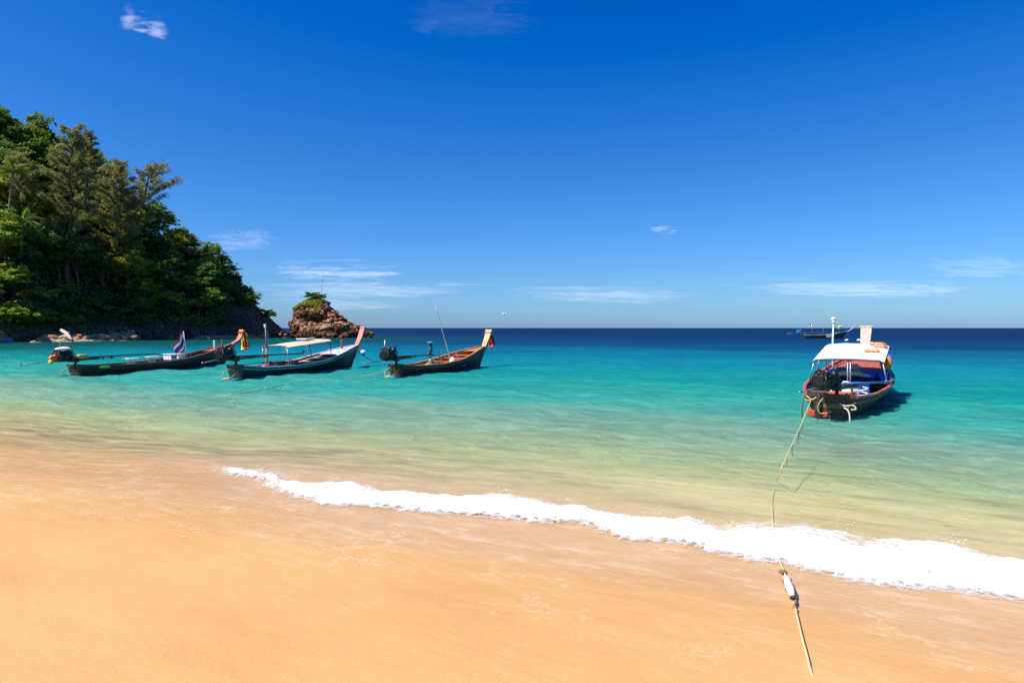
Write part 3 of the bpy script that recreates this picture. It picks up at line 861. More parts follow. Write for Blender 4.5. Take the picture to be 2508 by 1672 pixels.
def casuarina_lib(key, seed, height, spread, lean=(0, 0), dens=1.0, asym=0.0, bare=0.22):
    """tall she-oak: straight trunk, rising boughs, hanging needle tufts"""
    rng = np.random.RandomState(seed)
    rn = random.Random(seed)
    mb = MB()
    n = 10
    P = []
    for i in range(n + 1):
        t = i / n
        P.append(Vector((lean[0] * t ** 1.6 + 0.35 * fbm(t * 3, seed), lean[1] * t ** 1.6 + 0.35 * fbm(t * 3, seed + 4), height * t)))
    mb.tube(P, [0.34 * (1 - 0.9 * i / n) + 0.02 for i in range(n + 1)], n=7)
    Cs, Ax = [], []
    nb = int(46 * dens)
    for k in range(nb):
        t = bare + (1 - bare) * (k / nb) ** 0.9
        j = min(n - 1, int(t * n)); fr = t * n - j
        b = P[j].lerp(P[j + 1], fr)
        az = k * 2.4 + rn.uniform(-0.5, 0.5)
        prof = (math.sin(min(1, (t - bare) / (1 - bare) * 1.02 + 0.10) * math.pi) ** 0.7) * (1.0 - 0.35 * t)
        ln = spread * (0.35 + 0.75 * prof) * rn.uniform(0.7, 1.25) * (1 + asym * math.cos(az))
        up = rn.uniform(0.25, 0.75)
        e = b + Vector((math.cos(az), math.sin(az), up)).normalized() * ln
        mid = (b + e) / 2 + Vector((0, 0, -0.08 * ln))
        mb.tube([b, mid, e], [0.09 * (1.1 - t), 0.05 * (1.1 - t), 0.012], n=4)
        m_ = int((48 + ln * 42) * dens)
        s = rng.uniform(0.25, 1.08, m_)
        pb = np.array([b.lerp(e, float(q)) if q <= 1 else e + (e - b) * (q - 1) for q in s])
        pb += rng.normal(0, 0.28, (m_, 3)) * np.array([1, 1, 0.8]) * (0.5 + 0.5 * s[:, None])
        Cs.append(pb)
        out_ = np.array((e - b).normalized())
        Ax.append(out_ * 0.55 + np.array([0, 0, -0.35]) + rng.normal(0, 0.45, (m_, 3)))
    C = np.concatenate(Cs); A = np.concatenate(Ax)
    v, f = leaf_quads(C, rng.normal(0, 1, C.shape), 0.78, rng, aspect=0.13, axis_hint=A * 2.2, jitter=0.1)
    TREE_LIB[key] = (np_mesh("crown", v, f, LEAF_CAS), mb.mesh("trunk", BARK), height)
casuarina_lib("she_oak_tall", 3, 27, 4.6, lean=(1.0, 0.2), dens=1.5)
casuarina_lib("she_oak_wide", 8, 22, 5.2, lean=(0.8, -0.3), dens=1.5, bare=0.15)
casuarina_lib("she_oak_lean", 15, 13, 3.6, lean=(3.4, -0.6), dens=0.8, asym=0.75, bare=0.3)

def frond_mesh(seed, length=3.2, droop=1.0):
    rng = np.random.RandomState(seed)
    mb = MB()
    n = 14
    P = []
    for i in range(n + 1):
        t = i / n
        P.append(Vector((length * (t - 0.12 * t * t), 0.06 * math.sin(t * 3 + seed), length * (0.42 * t - 0.62 * droop * t * t))))
    mb.tube(P, [0.035 * (1 - 0.85 * i / n) for i in range(n + 1)], n=4)
    for i in range(2, n + 1):
        for sd in (-1, 1):
            for k in range(2):
                q = min(n, i - 0.5 * k)
                j = int(q); fr = q - j
                b = P[j].lerp(P[min(n, j + 1)], fr)
                t = q / n
                ln = length * 0.24 * (math.sin(min(1, t * 0.9 + 0.18) * math.pi) ** 0.6 + 0.12)
                d = Vector((0.62, sd * 0.85, -0.30 - 0.35 * t)).normalized()
                tip = b + d * ln + Vector((0, 0, -0.18 * ln))
                w = Vector((0.045, 0, 0.0))
                mb.add([b - w, b + w, (b + tip) / 2 + w * 1.1 + Vector((0, 0, 0.03)), tip, (b + tip) / 2 - w * 1.1 + Vector((0, 0, 0.03))], [(0, 1, 2, 3, 4)])
    return mb.mesh("frond", LEAF_PALM)
FRONDS = [frond_mesh(1, 3.4, 1.0), frond_mesh(2, 3.0, 1.35), frond_mesh(3, 3.2, 0.7)]
def palm(u, v, h, label, lean=(0.6, 0.2), seed=1, sc=1.0):
    x, y = hill_xy(u, v)
    z = hill_z(u, v) - 0.15
    r = empty("palm_tree", (x, y, z), 0, label, "palm", "palms on the headland")
    mb = MB()
    n = 9
    P = [(lean[0] * (i / n) ** 1.5, lean[1] * (i / n) ** 1.5, h * i / n) for i in range(n + 1)]
    mb.tube(P, [0.17 - 0.06 * i / n + (0.06 if i == 0 else 0) for i in range(n + 1)], n=8)
    mb.build("trunk", BARK_PALE, r)
    rr = random.Random(seed)
    for k in range(17):
        f = link_mesh("frond", FRONDS[k % 3], r, (P[-1][0], P[-1][1], h - 0.05), (rr.uniform(-.2, .2), rr.uniform(-0.75, 0.25), k * 2.399 + rr.uniform(-.2, .2)), (sc * rr.uniform(.85, 1.1),) * 3)
    cn = MB()
    for k in range(5):
        a = k * 1.26
        cn.blob((P[-1][0] + 0.2 * math.cos(a), P[-1][1] + 0.2 * math.sin(a), h - 0.25), (0.12, 0.12, 0.15), seed=k, sub=1, amp=0.05)
    cn.build("coconuts", pmat("coconut", (0.13, 0.12, 0.03), rough=0.6), r)

def plant(key, u, v, label, cat, group, sc=1.0, rz=0.0, name="broadleaf_tree", sink=0.25, scz=None, tilt=(0, 0), parts=("crown", "trunk")):
    x, y = hill_xy(u, v)
    z = hill_z(u, v) - sink
    cme, tme, h = TREE_LIB[key]
    r = empty(name, (x, y, z), rz, label, cat, group)
    r.rotation_euler = (tilt[0], tilt[1], rz)
    r.scale = (sc, sc, scz or sc)
    link_mesh(parts[0], cme, r)
    link_mesh(parts[1], tme, r)
    return r

# --- trees that stand out
plant("she_oak_tall", u_of_px(168, 7), 7, "tallest feathery grey green tree, rising from the boulders to the skyline", "tree", None, 0.99, 0.4, "casuarina_tree", 0.4)
plant("she_oak_tall", u_of_px(225, 17), 17, "feathery tree with a ragged top right of the tallest one", "tree", None, 0.72, 2.2, "casuarina_tree", 0.4)
plant("she_oak_wide", u_of_px(285, 8), 8, "broad drooping feathery tree with a brownish green crown above the boat flag", "tree", None, 0.98, 1.2, "casuarina_tree", 0.4)
plant("she_oak_lean", u_of_px(340, 17), 17, "thin windswept tree on the skyline with branches reaching out to the right", "tree", None, 1.18, -0.25, "casuarina_tree", 0.4)
plant("she_oak_wide", u_of_px(60, 12), 12, "feathery tree near the left edge behind the palms", "tree", None, 0.74, 3.0, "casuarina_tree", 0.4)
plant(("dark", 1), u_of_px(95, 33), 33, "tall dark tree forming the highest rounded top on the skyline", "tree", None, 1.2, 0.5, scz=2.05)
plant(("dark", 2), u_of_px(-2, 31), 31, "dark tree on the skyline cut by the left edge of the picture", "tree", None, 1.15, 1.5, scz=1.12)
palm(u_of_px(44, 32), 32, 6.5, "small palm in the gap of sky between two dark trees on the ridge", (0.3, 0.1), 4, 0.9)
palm(u_of_px(16, 9), 9, 15.5, "tall palm with yellowing fronds at the left edge of the hillside", (1.2, 0.3), 1, 1.05)
palm(u_of_px(52, 6), 6, 11.0, "palm with drooping fronds above the bright shrub on the shore", (0.8, -0.3), 2, 1.0)
palm(u_of_px(92, 10), 10, 10.5, "slender pale stemmed palm among the tall feathery trees", (-0.4, 0.2), 3, 0.85)

# --- the wood on the slope
rt = random.Random(77)
TONE = {"dark": "dark green", "mid": "mid green", "yellow": "yellow green"}
def where(px):
    if px < 60: return "by the left edge"
    if px < 230: return "over orange boulders"
    if px < 400: return "behind the boat flag"
    if px < 500: return "behind the red prow"
    return "by the rocky tip"
placed = []
tries = 0
while len(placed) < 190 and tries < 9000:
    tries += 1
    u = rt.uniform(-14, 54.0)
    vc = float(np.interp(u, U_T, V_T))
    v = rt.uniform(1.8, vc + 5)
    if u > 50.5 and v < vc * 0.55:
        continue
    if u > 43 and v < vc * 0.30:
        continue
    x, y = hill_xy(u, v)
    px = 1254 + FPX * x / y
    if 95 < px < 345 and v < 5.0:
        continue
    if px < -70:
        continue
    edge_ = min(1.0, max(0.16, (56.5 - u) / 25.0))
    sc = rt.uniform(0.72, 1.2) * (0.25 + 0.75 * edge_) * (0.85 if v < 5 else 1.0)
    dmin = 3.3 * sc
    if any((u - a) ** 2 + (v - b_) ** 2 < (dmin * 0.5 + c * 1.65) ** 2 for a, b_, c in placed):
        continue
    placed.append((u, v, sc))
    tone = rt.choices(("dark", "mid", "yellow"), (0.30, 0.42, 0.28))[0]
    k = rt.randrange(3)
    zone = "at the slope foot" if v < 6 else ("on the ridge" if v > vc - 4 else ("halfway up the slope" if v < vc * 0.6 else "high on the slope"))
    size = "small" if sc < 0.62 else ("large" if sc > 1.0 else "medium")
    shape = ("spreading", "rounded", "upright")[k]
    plant((tone, k), u, v, f"{size} {TONE[tone]} {shape} tree {zone}, {where(px)}", "tree", "broadleaf trees on the headland", sc, rt.uniform(0, 6.28), scz=sc * rt.uniform(0.9, 1.25), tilt=(rt.uniform(-.08, .08), rt.uniform(-.08, .08)))
# shrubs along the shore and towards the tip
nsh = 0
tries = 0
while nsh < 90 and tries < 4000:
    tries += 1
    u = rt.uniform(-12, 56.5)
    vc = float(np.interp(u, U_T, V_T))
    v = rt.uniform(1.0, 5.5) if u < 42 else rt.uniform(vc * 0.42, vc + 3)
    x, y = hill_xy(u, v)
    px = 1254 + FPX * x / y
    if px < -40: continue
    tone = rt.choices(("dark", "mid", "yellow"), (0.4, 0.42, 0.18))[0]
    plant(("shrub", tone), u, v, f"{TONE[tone]} shrub {'along the shore' if u < 42 else 'on the rocky slope'} {where(px)}", "shrub", "shrubs on the headland", rt.uniform(0.55, 1.15), rt.uniform(0, 6.28), "shrub", 0.15, parts=("foliage", "stem"))
    nsh += 1
# the bright bush hanging over the beach at the left
for i, (px, v, sc) in enumerate(((20, 0.5, 2.3), (75, 0.8, 2.0), (112, 0.8, 1.5), (150, 1.0, 1.15))):
    plant(("shrub", "yellow"), u_of_px(px, v), v, ("large sunlit yellow green bush at the left edge over the beach", "sunlit yellow green bush right of the one at the left edge", "sunlit yellow green bush left of the driftwood log", "small sunlit yellow green bush over the driftwood log")[i], "shrub", "bright bushes over the beach", sc, i * 1.7, "shrub", -0.25, parts=("foliage", "stem"))

# undergrowth covering the soil
rng = np.random.RandomState(9)
C, Nn = [], []
for _ in range(52000):
    u = rng.uniform(-20, 54.5)
    vc = float(np.interp(u, U_T, V_T))
    v = rng.uniform(1.2, vc + 10)
    if u > 45 and v < vc * (0.25 + 0.05 * (u - 45)): continue
    if mnoise.noise((u * 0.4, v * 0.4, 3.3)) < -0.25: continue
    x, y = hill_xy(u, v)
    C.append((x, y, hill_base(u, v) + 0.3 + abs(rng.normal(0, 0.55)))); Nn.append((0.2, -0.2, 0.9))
v_, f_ = leaf_quads(np.array(C), np.array(Nn), 0.42, rng, aspect=0.6)
ug = link_mesh("undergrowth", np_mesh("undergrowth", v_, f_, LEAF_MID))
tag(ug, "low leafy undergrowth covering the soil of the headland", "undergrowth", kind="stuff")

# ------------------------------------------------------------------ rocks along the far shore
ROCK_OR = pmat("rock_orange", (0.46, 0.22, 0.085), var=0.45, scale=2.2, rough=0.9, bump=0.5)
ROCK_DK = pmat("rock_dark", (0.085, 0.065, 0.05), var=0.5, scale=2.2, rough=0.9, bump=0.5)
ROCK_GR = pmat("rock_grey", (0.36, 0.32, 0.27), var=0.35, scale=2.2, rough=0.9, bump=0.5)
def rock_lib(mat, n, s0):
    out_ = []
    for i in range(n):
        mb = MB()
        mb.blob((0, 0, 0.3), (0.75, 0.55, 0.45), seed=s0 + i, amp=0.28, sub=2, freq=1.3, smooth=False)
        out_.append(mb.mesh("boulder", mat))
    return out_
R_OR, R_DK, R_GR = rock_lib(ROCK_OR, 6, 1), rock_lib(ROCK_DK, 5, 30), rock_lib(ROCK_GR, 4, 50)
rb = random.Random(3)
def boulder(lib, px, v, sc, label, group, dz=0.0):
    u = u_of_px(px, v)
    x, y = hill_xy(u, v)
    dz += 0.35 if (px < 335 and v < 0.5) else 0.0
    o = link_mesh("boulder", rb.choice(lib), None, (x, y, max(hill_z(u, v), -0.1) - 0.1 * sc + dz), (rb.uniform(-.4, .4), rb.uniform(-.4, .4), rb.uniform(0, 6.28)), (sc * rb.uniform(.8, 1.3), sc * rb.uniform(.8, 1.2), sc * rb.uniform(.7, 1.1)))
    tag(o, label, "boulder", group)
for i in range(78):
    t = rb.random()
    px = 100 + 235 * t
    row = rb.random()
    boulder(R_OR if rb.random() < 0.85 else R_GR, px, -4.4 + row * 4.2, rb.uniform(0.5, 1.25), "orange brown boulder in the sunlit pile below the tall feathery trees" if px > 175 else "orange boulder near the driftwood log on the far shore", "orange boulders on the far shore", dz=row * 0.35)
for i in range(8):
    boulder(R_OR, 268 + rb.uniform(0, 60), -2.4 + rb.uniform(0, 2.4), rb.uniform(0.7, 1.2), "larger orange boulder at the right end of the sunlit pile", "orange boulders on the far shore", dz=0.5)
for i in range(40):
    px = rb.uniform(330, 700)
    boulder(R_DK if rb.random() < 0.8 else R_OR, px, rb.uniform(-0.6, 1.5), rb.uniform(0.4, 1.2), "dark boulder at the waterline under the wooded slope" if px < 520 else "dark boulder at the foot of the rocky tip", "dark boulders along the waterline")
for i in range(14):
    boulder(R_OR, rb.uniform(615, 715), rb.uniform(-1.0, 0.8), rb.uniform(0.5, 1.1), "brown boulder in the water off the rocky tip", "brown boulders off the tip")
# pale strip of shingle and the tan ledge
def shore_strip(name, px0, px1, v0, v1, z, mat, label, cat, seed):
    mb = MB()
    n = int(abs(px1 - px0) / 3)
    def fn(a, b_):
        px = px0 + (px1 - px0) * a
        v = v0 + (v1 - v0) * b_ + 0.25 * fbm(a * 14, seed)
        x, y = hill_xy(u_of_px(px, v), v)
        taper = min(1, a * 6, (1 - a) * 6) ** 0.5
        edge_ = 1 - (2 * b_ - 1) ** 2
        return (x, y, -0.25 + (z + 0.25) * taper * edge_ ** 0.5 + 0.16 * fbm(a * 30, b_ * 3, seed) * edge_)
    mb.grid(fn, n, 8, smooth=False)
    o = mb.build(name, mat)
    return tag(o, label, cat)
shore_strip("shingle_bank", 62, 335, -5.6, 1.5, 0.5, pmat("shingle_pale", (0.36, 0.26, 0.18), var=0.35, scale=3, rough=0.95), "low pale bank of shingle under the orange boulders", "shingle", 2)
shore_strip("rock_ledge", 462, 640, -3.6, 0.6, 0.62, pmat("ledge_tan", (0.34, 0.23, 0.11), var=0.45, scale=1.5, rough=0.95, bump=0.6), "flat tan rock ledge at the waterline behind the red prow", "rock", 5)
# driftwood
mb = MB()
p0 = at_d(150, 808, 99.5); p1 = at_d(170, 826, 98.5); p2 = at_d(178, 834, 98)
mb.tube([p0, (p0 + p1) / 2 + Vector((0.1, 0, 0.1)), p1, p2], [0.20, 0.28, 0.26, 0.2], n=8)
mb.tube([p1, p1 + Vector((-1.0, 0.2, 0.15)), p1 + Vector((-1.6, 0.2, 0.0))], [0.22, 0.2, 0.12], n=7)
mb.tube([(p0 + p1) / 2, (p0 + p1) / 2 + Vector((0.7, 0, 0.25))], [0.1, 0.04], n=6)
tag(mb.build("driftwood_log", pmat("driftwood", (0.52, 0.42, 0.35), var=0.25, scale=4, rough=0.9, stretch=(1, 1, 4))), "pale bare driftwood log leaning up out of the shore rocks", "log")
# ================================================================== ROCK ISLET
IC = at_d(800, 826, 150); IC.z = 0
ISL = empty("rock_islet", IC, 0, "steep brown rock islet with a green top standing off the headland", "rock")
m, nt, p, out = new_mat("islet_rock")
tc = N(nt, "ShaderNodeTexCoord")
mp = N(nt, "ShaderNodeMapping"); mp.inputs["Rotation"].default_value = (0.15, 0.32, 0); mp.inputs["Scale"].default_value = (0.9, 0.9, 1.3)
L(nt, tc.outputs["Object"], mp.inputs["Vector"])
n1 = N(nt, "ShaderNodeTexNoise", i_Scale=0.9, i_Detail=10, i_Roughness=0.75); L(nt, mp.outputs[0], n1.inputs["Vector"])
n2 = N(nt, "ShaderNodeTexNoise", i_Scale=0.25, i_Detail=3); L(nt, tc.outputs["Object"], n2.inputs["Vector"])
r1 = ramp(nt, n1.outputs["Fac"], [(0.38, (0.035, 0.022, 0.015)), (0.47, (0.17, 0.08, 0.045)), (0.56, (0.42, 0.235, 0.125)), (0.66, (0.52, 0.37, 0.21))])
r2 = ramp(nt, n2.outputs["Fac"], [(0.38, (0.65, 0.50, 0.48)), (0.62, (1.0, 1.0, 1.0))])
mx = N(nt, "ShaderNodeMix", data_type='RGBA', blend_type='MULTIPLY'); mx.inputs["Factor"].default_value = 1
L(nt, r1.outputs[0], mx.inputs["A"]); L(nt, r2.outputs[0], mx.inputs["B"])
sp = N(nt, "ShaderNodeSeparateXYZ"); L(nt, tc.outputs["Object"], sp.inputs[0])
wz = math_n(nt, 'ADD', sp.outputs["Z"], math_n(nt, 'MULTIPLY', math_n(nt, 'SUBTRACT', n1.outputs["Fac"], 0.5), 0.8))
wet = N(nt, "ShaderNodeMapRange", i_From_Min=0.75, i_From_Max=0.45); L(nt, wz, wet.inputs["Value"])
mt = N(nt, "ShaderNodeMix", data_type='RGBA', blend_type='MULTIPLY'); L(nt, math_n(nt, 'MULTIPLY', wet.outputs[0], 0.8), mt.inputs["Factor"])
L(nt, mx.outputs["Result"], mt.inputs["A"]); mt.inputs["B"].default_value = (0.25, 0.24, 0.22, 1)
L(nt, mt.outputs["Result"], p.inputs["Base Color"]); p.inputs["Roughness"].default_value = 0.95; p.inputs["Specular IOR Level"].default_value = 0.15
b = N(nt, "ShaderNodeBump", i_Strength=0.7, i_Distance=0.25); L(nt, n1.outputs["Fac"], b.inputs["Height"]); L(nt, b.outputs[0], p.inputs["Normal"])
ISL_MAT = m
ZL = [-1.5, 0, 0.7, 1.5, 2.4, 3.3, 4.3, 5.2, 6.1, 6.9, 7.6, 8.1, 8.5]
LL = [-7.6, -7.4, -7.5, -7.5, -7.6, -7.55, -7.5, -7.5, -6.9, -5.9, -4.6, -3.6, -2.4]
RR = [9.8, 9.2, 8.4, 7.6, 6.6, 5.2, 3.6, 2.8, 2.0, 1.2, 0.4, -0.2, -1.0]
DD = [7.5, 7.0, 6.6, 6.2, 5.8, 5.2, 4.6, 4.2, 3.6, 3.0, 2.2, 1.5, 0.7]
na, nz_ = 220, 90
V = []
for j in range(nz_ + 1):
    z = -1.5 + 10.0 * j / nz_
    l, r, d = (float(np.interp(z, ZL, q)) for q in (LL, RR, DD))
    for i in range(na):
        a = 2 * math.pi * i / na
        cx, hw = (l + r) / 2, (r - l) / 2
        ca, sa = math.cos(a), math.sin(a)
        q = Vector((cx + hw * math.copysign(abs(ca) ** 0.85, ca), d * math.copysign(abs(sa) ** 0.85, sa), z))
        # tilted strata, cracks and blocks
        w = q.copy(); lay = (q.z - 0.28 * q.x) * 2.1
        blk = mnoise.cell(Vector((q.x * 0.8 + 0.3 * q.z, q.y * 0.8, lay * 0.33)))
        dsp = 0.50 * (blk - 0.5) + 0.95 * fbm(q.x * 0.35, q.y * 0.35, q.z * 0.45 + 3, 5) + 0.05 * math.sin(lay * 3.1 + 2 * fbm(q.x * .4, q.y * .4, 1)) + 0.55 * abs(fbm(q.x * 0.9, q.y * 0.9, q.z * 1.1, 5))
        out_v = Vector((ca, sa, 0.25)).normalized()
        k = min(1, (8.7 - z) / 2.0)
        # the hollow on the face
        hol = math.exp(-(((q.x + 1.0) / 2.0) ** 2 + ((z - 3.6) / 1.1) ** 2)) if sa < 0 else 0
        V.append(q + out_v * dsp * k * 0.85 + Vector((0, 1.7 * hol, 0)))
F = [(j * na + i, j * na + (i + 1) % na, (j + 1) * na + (i + 1) % na, (j + 1) * na + i) for j in range(nz_) for i in range(na)]
mb = MB(); mb.add(V, F); mb.add([V[nz_ * na + i] for i in range(na)], [tuple(range(na))])
rock_body = mb.build("rock_body", ISL_MAT, ISL)
# boulders lying round the foot, each picked apart in the photograph
blib = []
for i in range(6):
    b_ = MB(); b_.blob((0, 0, 0), (0.8, 0.6, 0.5), seed=70 + i, amp=0.3, sub=2, freq=1.2, smooth=False); blib.append(b_.mesh("stone", ISL_MAT))
ri = random.Random(12)
for i in range(70):
    x = ri.uniform(-7.5, 10.2)
    zmax = 2.6 if 4 < x < 8 else 1.2
    z = ri.uniform(-0.1, zmax)
    d = float(np.interp(z, ZL, DD)); l = float(np.interp(z, ZL, LL)); r = float(np.interp(z, ZL, RR))
    cx, hw = (l + r) / 2, (r - l) / 2
    tx = max(-0.97, min(0.97, (x - cx) / hw))
    y = -d * (1 - abs(tx) ** 2.2) ** 0.45 - ri.uniform(-0.1, 0.5)
    s = ri.uniform(0.5, 1.25)
    link_mesh("stone", ri.choice(blib), ISL, (x, y, z), (ri.uniform(-.6, .6), ri.uniform(-.6, .6), ri.uniform(0, 6.28)), (s, s, s * ri.uniform(.6, 1)))
# grass and shrub on the top
rng = np.random.RandomState(21)
C, Nn = [], []
for _ in range(8000):
    z = rng.uniform(5.0, 8.6)
    a = rng.uniform(math.pi * 0.92, math.pi * 1.75)
    l, r, d = (float(np.interp(z, ZL, q)) for q in (LL, RR, DD))
    ca, sa = math.cos(a), math.sin(a)
    x = (l + r) / 2 + (r - l) / 2 * ca; y = d * sa
    if z < 5.7 + 1.8 * mnoise.noise((x * 0.5, y * 0.5, 2)) or (x > -0.3 and z < 7.8) or x < -6.6: continue
    C.append((IC.x + x, IC.y + y - 0.15, z + 0.15 + rng.uniform(-0.1, 0.35))); Nn.append((0, -0.4, 0.8))
v_, f_ = leaf_quads(np.array(C), np.array(Nn), 0.42, rng, aspect=0.4)
g = link_mesh("grass_patch", np_mesh("grass_patch", v_, f_, LEAF_YEL))
tag(g, "bright green grass and creepers on top of the rock islet", "grass", kind="stuff")
cme, tme, h = TREE_LIB[("shrub", "dark")]
for i, (dx, sc, lb) in enumerate(((-3.1, 1.15, "round dark green bush crowning the rock islet"), (-1.2, 0.9, "smaller dark bush right of the round one on the rock islet"), (-6.5, 0.55, "tiny bush on the left shoulder of the rock islet"))):
    z = 8.2 if dx > -6 else 5.9
    r = empty("bush", (IC.x + dx, IC.y - 0.6, z - 0.1), i * 2.1, lb, "bush", "bushes on the rock islet")
    r.scale = (sc * 1.1, sc * 1.1, sc * 0.85)
    link_mesh("foliage", cme, r); link_mesh("stem", tme, r)
# flagpole on the islet
px_, pz_ = IC.x + (790 - 800) * 150 / FPX, 8.2
fp = empty("flagpole", (px_, IC.y - 0.5, pz_), 0, "thin flagpole with a small dark flag on top of the rock islet", "flagpole")
mb = MB(); mb.tube([(0, 0, -0.3), (0.03, 0, 2.6), (-0.02, 0, 5.0)], [0.05, 0.045, 0.03], n=6); mb.build("pole", pmat("pole_grey", (0.45, 0.45, 0.45), rough=0.6), fp)
mb = MB(); mb.grid(lambda a, b_: (-0.05 + 0.36 * a * (0.5 + 0.5 * b_) , 0.12 * math.sin(a * 5 + b_), 4.95 - 0.9 * b_ - 0.35 * a), 6, 6, thick=0.01)
mb.build("flag_cloth", pmat("flag_blue", (0.04, 0.05, 0.22), rough=0.8), fp)
# ================================================================== LONGTAIL BOATS
WOOD_DK = pmat("hull_dark_wood", (0.050, 0.030, 0.020), var=0.5, scale=5, rough=0.6, bump=0.25, stretch=(0.5, 3, 3))
WOOD_BR = pmat("hull_brown_wood", (0.17, 0.085, 0.045), var=0.4, scale=5, rough=0.65, bump=0.3, stretch=(0.5, 3, 3))
WOOD_OR = pmat("orange_varnished_wood", (0.52, 0.20, 0.065), var=0.35, scale=6, rough=0.45, bump=0.2, stretch=(0.5, 3, 3), second=(0.30, 0.13, 0.05))
WOOD_RED = pmat("red_brown_painted_wood", (0.36, 0.085, 0.045), var=0.35, scale=6, rough=0.55, bump=0.25, stretch=(0.5, 3, 3), second=(0.22, 0.09, 0.06))
WOOD_PALE = pmat("bleached_wood", (0.46, 0.36, 0.25), var=0.3, scale=6, rough=0.8, bump=0.3, stretch=(0.5, 3, 3))
HULL_GREEN = pmat("hull_black_green", (0.020, 0.035, 0.028), var=0.5, scale=4, rough=0.5, bump=0.2, stretch=(0.5, 2, 2))
TRIM_GREEN = pmat("trim_green", (0.05, 0.36, 0.22), var=0.25, scale=7, rough=0.5)
PINK_WHITE = pmat("pinkish_white_paint", (0.68, 0.56, 0.60), var=0.12, scale=6, rough=0.55, second=(0.5, 0.40, 0.40))
WHITE = pmat("white_paint", (0.78, 0.77, 0.74), var=0.1, scale=6, rough=0.5)
CANVAS = pmat("canvas_white", (0.62, 0.60, 0.56), var=0.12, scale=3, rough=0.9, bump=0.5, second=(0.44, 0.41, 0.36))
CANVAS_CR = pmat("canvas_cream", (0.54, 0.44, 0.30), var=0.15, scale=5, rough=0.9, bump=0.35, second=(0.40, 0.31, 0.20))
IRON = pmat("engine_black", (0.022, 0.021, 0.021), var=0.6, scale=14, rough=0.45, metal=0.3, bump=0.4, second=(0.09, 0.055, 0.035))
STEEL = pmat("steel_grey", (0.30, 0.31, 0.32), var=0.3, scale=12, rough=0.4, metal=0.7)
SHAFT = pmat("shaft_dark", (0.035, 0.035, 0.04), var=0.4, scale=9, rough=0.5, metal=0.4)
BLUE_P = pmat("blue_paint", (0.07, 0.25, 0.38), var=0.3, scale=9, rough=0.45)
RUST = pmat("rusty_iron", (0.16, 0.07, 0.035), var=0.5, scale=12, rough=0.85)
ROPE_M = pmat("rope_tan", (0.50, 0.38, 0.22), var=0.3, scale=60, rough=0.95, bump=0.6)
ROPE_W = pmat("rope_white", (0.66, 0.60, 0.48), var=0.2, scale=60, rough=0.95, bump=0.6)
TARP_B = pmat("tarpaulin_blue", (0.012, 0.16, 0.85), var=0.3, scale=4, rough=0.5, bump=0.5)
NAVY = pmat("navy_cloth", (0.008, 0.012, 0.05), var=0.4, scale=4, rough=0.8, bump=0.4)
RED = pmat("red_paint", (0.58, 0.05, 0.025), var=0.25, scale=8, rough=0.5)
ORANGE = pmat("orange_fabric", (0.75, 0.20, 0.05), var=0.25, scale=10, rough=0.8, bump=0.4)
PEACH = pmat("faded_orange_fabric", (0.72, 0.34, 0.17), var=0.25, scale=10, rough=0.85, bump=0.4)
YELLOW = pmat("yellow_fabric", (0.80, 0.58, 0.06), var=0.15, scale=10, rough=0.8)
GREEN_F = pmat("green_fabric", (0.10, 0.50, 0.06), var=0.2, scale=10, rough=0.8)
RED_F = pmat("red_fabric", (0.70, 0.03, 0.02), var=0.2, scale=10, rough=0.8)
PINK = pmat("pink_plastic", (0.72, 0.20, 0.24), var=0.1, scale=8, rough=0.5)
CYAN = pmat("cyan_plastic", (0.03, 0.42, 0.62), var=0.1, scale=8, rough=0.45)
WHITE_PL = pmat("white_plastic", (0.72, 0.72, 0.74), var=0.08, scale=8, rough=0.35)
GREY_D = pmat("dark_grey", (0.05, 0.05, 0.05), var=0.3, scale=8, rough=0.7)
BAMBOO = pmat("bamboo", (0.56, 0.46, 0.26), var=0.2, scale=5, rough=0.6, stretch=(3, 3, 0.4))

